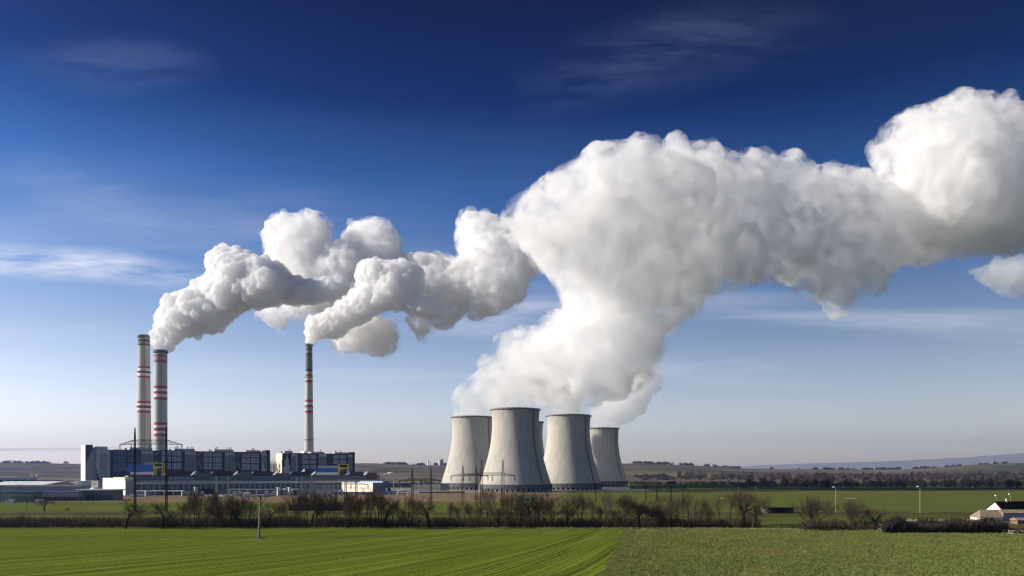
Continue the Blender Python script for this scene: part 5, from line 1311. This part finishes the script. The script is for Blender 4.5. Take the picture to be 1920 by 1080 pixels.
# ------------------------------------------------------------------ the steam itself
def steam_mat(name, dens, surf=0.02, aniso=0.15, col=(0.998, 0.998, 0.998), het=None):
    m = bpy.data.materials.new(name); m.use_nodes = True; t = m.node_tree; t.nodes.clear()
    o = t.nodes.new('ShaderNodeOutputMaterial')
    v = t.nodes.new('ShaderNodeVolumePrincipled'); v.inputs['Color'].default_value = (*col, 1)
    v.inputs['Density'].default_value = dens; v.inputs['Anisotropy'].default_value = aniso
    t.links.new(v.outputs[0], o.inputs['Volume'])
    d = t.nodes.new('ShaderNodeBsdfDiffuse'); d.inputs['Color'].default_value = (0.92, 0.92, 0.93, 1)
    tr = t.nodes.new('ShaderNodeBsdfTransparent')
    mx_ = t.nodes.new('ShaderNodeMixShader'); mx_.inputs[0].default_value = surf
    t.links.new(tr.outputs[0], mx_.inputs[1]); t.links.new(d.outputs[0], mx_.inputs[2]); t.links.new(mx_.outputs[0], o.inputs['Surface'])
    if het:
        sc, lo, hi = het
        f = noisen(t, pos(t), 1 / sc, 5, 0.6, dist=0.5)
        r = ramp(t, f, [(lo, 0.0), (hi, 1.0)])
        t.links.new(mathn(t, 'MULTIPLY', r, dens), v.inputs['Density'])
    return m
FA = [(292,660),(286,612),(300,580),(303,548),(345,540),(362,528),(388,510),(385,478),(428,458),(470,470),(520,490),(535,505),(560,525),(620,525),(655,535),(650,552),(600,572),(540,574),(505,562),(480,572),(440,592),(433,612),(390,625),(345,637),(313,660)]
FB = [(573,648),(567,600),(575,590),(600,588),(620,575),(650,550),(680,535),(665,500),(690,485),(720,490),(760,487),(790,500),(797,540),(780,555),(830,570),(870,578),(850,592),(800,597),(760,582),(735,577),(700,592),(688,602),(650,622),(630,637),(610,632),(586,648)]
FA2 = [(500,490),(498,430),(512,404),(560,402),(595,398),(620,425),(615,450),(655,450),(640,440),(680,412),(725,415),(748,445),(742,470),(790,475),(830,475),(858,455),(860,410),(905,397),(960,412),(1030,420),(1060,500),(985,530),(975,560),(900,590),(850,600),(830,615),(790,640),(770,605),(735,600),(740,640),(725,668),(640,650),(600,620),(560,600),(540,595),(527,628),(500,600),(470,585),(500,540)]
FC = [(890,762),(874,752),(884,728),(898,700),(905,685),(940,660),(945,640),(975,628),(1000,625),(1020,600),(1060,580),(1060,555),(1030,525),(1000,480),(965,430),(958,400),(1000,365),(1060,330),(1075,308),(1110,295),(1160,285),(1185,265),(1207,252),(1240,283),(1290,273),(1340,280),(1390,292),(1410,286),(1450,300),(1500,288),(1530,315),(1590,320),(1640,325),(1700,345),(1780,390),(1780,470),(1740,505),(1680,515),(1650,535),(1600,560),(1570,580),(1530,545),(1450,532),(1400,528),(1345,548),(1330,565),(1290,580),(1250,610),(1238,650),(1235,690),(1200,705),(1150,732),(1108,745),(1092,762),(1030,765),(1000,752),(930,752)]
PA = [(FA, 0, 22), ([(292,662),(286,612),(298,580),(303,548),(345,540),(375,530),(420,560),(436,592),(433,613),(390,627),(345,638),(312,662)], 0, 24),
      ([(345,545),(362,528),(388,510),(385,478),(405,462),(428,457),(470,468),(500,485),(500,540),(470,580),(430,600),(380,585)], 10, 30),
      ([(440,500),(480,478),(520,488),(540,505),(548,540),(520,575),(480,582),(440,560)], -22, 24),
      ([(500,540),(540,515),(585,522),(630,520),(658,533),(652,552),(605,572),(540,575),(505,566)], -10, 20)]
PB = [(FB, 0, 20), ([(573,650),(566,600),(575,588),(600,588),(625,578),(665,585),(702,592),(688,603),(655,622),(632,640),(610,633),(587,650)], 0, 18),
      ([(615,585),(650,552),(690,540),(740,545),(790,550),(830,568),(872,578),(852,594),(800,600),(760,586),(735,580),(700,594),(650,600)], -12, 24),
      ([(662,520),(664,500),(690,484),(722,489),(762,486),(792,500),(800,540),(780,560),(720,562),(680,550)], 14, 22)]
PA2 = [(FA2, 0, 30), ([(498,500),(496,430),(512,402),(560,402),(595,396),(622,425),(617,455),(600,500),(620,540),(560,560),(510,540)], 0, 34),
       ([(600,470),(640,450),(660,450),(675,500),(650,545),(600,540)], -40, 22),
       ([(640,445),(652,428),(680,410),(725,413),(750,445),(744,475),(780,480),(770,530),(700,520),(660,490)], 45, 28),
       ([(740,485),(790,473),(832,473),(870,500),(900,560),(860,600),(830,618),(800,600),(760,560)], 10, 34),
       ([(856,470),(856,408),(880,398),(905,394),(930,408),(965,412),(1010,440),(1000,500),(930,520),(870,510)], 30, 34),
       ([(880,500),(960,470),(1040,450),(1060,490),(1010,510),(985,535),(978,562),(930,590),(870,600)], -30, 30),
       ([(600,612),(660,585),(745,600),(748,640),(728,672),(690,662),(640,658)], -70, 22), ([(730,600),(800,590),(850,600),(815,617),(798,628),(790,645),(778,622),(765,606)], -60, 14),
       ([(470,585),(540,570),(600,580),(570,595),(545,597),(535,612),(527,630),(515,612),(500,602)], -50, 14)]
PC = [(FC, 20, 46), ([(866,780),(864,758),(874,735),(905,702),(950,690),(1000,700),(980,740),(925,760),(918,780)], 8, 26), ([(932,764),(925,745),(930,715),(1000,700),(1050,715),(1060,740),(1004,755),(998,764)], -110, 26), ([(1036,776),(1020,745),(1050,715),(1112,735),(1104,760),(1096,776)], -22, 22),
      ([(898,700),(905,680),(940,658),(945,636),(980,624),(1012,620),(1035,590),(1075,590),(1090,680),(1000,730),(930,725)], 110, 30),
      ([(985,712),(1010,680),(1040,655),(1050,620),(1090,598),(1150,588),(1205,592),(1238,620),(1240,655),(1235,692),(1200,706),(1150,734),(1080,748)], -20, 44),
      ([(1060,620),(1062,560),(1035,525),(1060,470),(1200,430),(1320,430),(1345,530),(1300,580),(1250,615),(1150,640)], 50, 56),
      ([(956,405),(985,375),(1030,345),(1062,325),(1080,303),(1112,293),(1160,283),(1185,262),(1208,250),(1242,284),(1300,300),(1350,350),(1320,430),(1180,480),(1060,505),(1000,480),(968,440)], -30, 58),
      ([(1230,300),(1265,275),(1290,271),(1340,278),(1375,297),(1360,350),(1290,360)], 90, 30),
      ([(1355,330),(1380,298),(1410,288),(1450,298),(1500,286),(1532,315),(1510,355),(1430,372),(1370,360)], 40, 26),
      ([(1290,390),(1400,375),(1480,390),(1500,470),(1450,530),(1400,526),(1345,548),(1280,520)], -20, 50),
      ([(1480,350),(1540,322),(1590,320),(1640,325),(1700,345),(1790,390),(1790,470),(1740,500),(1660,500),(1560,470),(1500,430)], 60, 44),
      ([(1460,430),(1560,430),(1680,480),(1655,535),(1608,558),(1588,570),(1572,585),(1555,562),(1520,540),(1470,520)], -30, 40)]
PE = [(1628,290),(1640,265),(1665,250),(1670,225),(1700,205),(1760,190),(1825,172),(1870,178),(1890,195),(1960,230),(2080,300),(2080,460),(1960,480),(1850,478),(1720,470),(1690,400),(1700,360),(1640,320)]
PG = [(1800,515),(1850,490),(1920,480),(2010,480),(2010,560),(1920,547),(1860,548),(1815,562),(1835,530)]
PW = [(1112,800),(1116,770),(1140,735),(1180,690),(1232,670),(1240,715),(1208,772),(1158,800)]
def steam(name, label, poly, D, seed, m, voxel, rmin, rmax, n, disp, group='steam plumes over the power station', veil=None, fat=0.0, **kw):
    if isinstance(poly, list) and len(poly[0]) == 3:     # several billow groups at their own depths
        pr = [steam_points(q, D + dd, seed * 31 + i, rmin=rmin, rmax=rm, n=n, **kw) for i, (q, dd, rm) in enumerate(poly)]
        p, r = np.concatenate([a for a, b in pr]), np.concatenate([b for a, b in pr])
    else:
        p, r = steam_points(poly, D, seed, rmin=rmin, rmax=rmax, n=n, **kw)
    o = steam_mesh(name, p, r, voxel, m, disp=disp, grow=fat)
    if veil:
        vm, grow_, vd = veil
        steam_mesh('veil', p, r, voxel * 1.6, vm, disp=vd, parent=o, grow=grow_)
    return tag(o, label, 'steam', group)
dense = steam_mat('dense_steam', 0.13, 0.20, col=(0.995, 0.993, 0.99))
mid = steam_mat('billowing_steam', 0.13, 0.05, het=(20, 0.41, 0.58), col=(0.990, 0.987, 0.981))
soft = steam_mat('soft_steam', 0.075, 0.012, het=(30, 0.47, 0.63), col=(0.984, 0.979, 0.970))
trail = steam_mat('trailing_steam', 0.035, 0.03)
thin = steam_mat('thin_steam', 0.03, 0.02)
v1 = steam_mat('steam_veil', 0.009, 0.003)
v3 = steam_mat('steam_veil_torn', 0.03, 0.003, het=(16, 0.46, 0.62))
dA = (('N', 9, 34, 4), ('W', 4, 18, 3), ('V', 3.6, 15, 1), ('V', 1.3, 6, 1), ('W', 1.8, 4, 3))
dB = (('N', 8, 40, 3), ('W', 8, 36, 2), ('V', 5, 28, 1), ('V', 2.4, 11, 1), ('W', 2.6, 6, 3))
dC = (('N', 16, 70, 4), ('W', 12, 50, 3), ('V', 13, 52, 1), ('V', 5, 20, 1), ('V', 2, 8, 1), ('W', 3, 8, 3))
dD = (('N', 20, 70, 4), ('W', 14, 50, 3), ('V', 7, 38, 1), ('V', 3, 17, 1), ('W', 4.0, 12, 3))
vD = (('N', 18, 60, 4), ('W', 18, 36, 3), ('W', 6, 10, 3))
kA = dict(kids=(10,), kr=(0.5,))
steam('steam_plume', 'dense white steam plume bent to the right from the thick banded chimney', PA, 1280, 1, dense, 1.4, 2.5, 26, 110, dA, fat=1.5, **kA)
steam('steam_plume', 'bluish grey steam plume pouring right from the slender chimney', PB, 1420, 2, dense, 1.6, 2.5, 24, 120, dA, fat=1.5, **kA)
steam('steam_cloud', 'bright white steam heads drifting behind the two chimney plumes', PA2, 1560, 3, mid, 2.2, 3, 36, 160, dB, fat=3, veil=(v3, 9, (('N', 12, 36, 3), ('W', 12, 24, 3), ('W', 4, 8, 3))), **kA)
sl = lambda px: 0.62 * np.maximum(0, px - 1150)
steam('steam_plume', 'huge white steam column rising from the cooling towers and trailing off to the right', PC, 1090, 4, soft, 2.1, 3, 58, 260, dC, veil=(v1, 9, vD), slant=sl, flat=0.65, fat=9, **kA)
steam('steam_plume', 'thin grey steam curl leaning right from the smallest cooling tower', PW, 1370, 8, thin, 2.0, 3, 24, 120, dB, fat=4, **kA)
steam('steam_cloud', 'big rounded bright steam head at the upper right edge', PE, 1450, 6, soft, 2.4, 5, 70, 200, dC, veil=(v3, 9, vD), **kA)
steam('steam_cloud', 'small torn steam scrap below the rounded head at the right edge', PG, 1000, 7, thin, 2.4, 3, 30, 80, dD, **kA)
pm = steam_mat('vent_steam', 0.5, 0.05)
for i, (px, y, D, dx_, lab) in enumerate(((416, 893, 980, 16, 'small white steam puff above the hall roof behind the green masts'), (489, 893, 985, 15, 'small white steam puff above the hall roof right of the concrete pole'),
                             (556, 890, 1010, 16, 'ragged steam puff before the second boiler house'), (664, 892, 1010, 20, 'faint steam puff at the foot of the far end of the second boiler house'), (717, 891, 1150, 22, 'thin slanting steam puff beyond the blue grey hall'))):
    poly = [(px, y), (px - 2, y - 2), (px + dx_ * .5, y - 7), (px + dx_, y - 8 - (6 if i == 2 else 0)), (px + dx_ + 2, y - 5), (px + dx_ * .5, y - 1)]
    steam('steam_puff', lab, poly, D, 20 + i, pm, 0.5, 0.7, 3.5, 40, (('V', 0.6, 2, 0),), group='small steam puffs over the roofs', kids=(8, 5), minr=0.2)

# ------------------------------------------------------------------ haze
hm = bpy.data.materials.new('haze'); hm.use_nodes = True; t = hm.node_tree; t.nodes.clear()
o = t.nodes.new('ShaderNodeOutputMaterial'); v = t.nodes.new('ShaderNodeVolumePrincipled')
v.inputs['Density'].default_value = 4.2e-5; v.inputs['Color'].default_value = (0.30, 0.50, 1.0, 1); v.inputs['Anisotropy'].default_value = 0.62
t.links.new(v.outputs[0], o.inputs['Volume'])
hz = MB().box(-17500, 17500, -17500, 17500, -60, 760).build('haze', hm); tag(hz, kind='stuff')
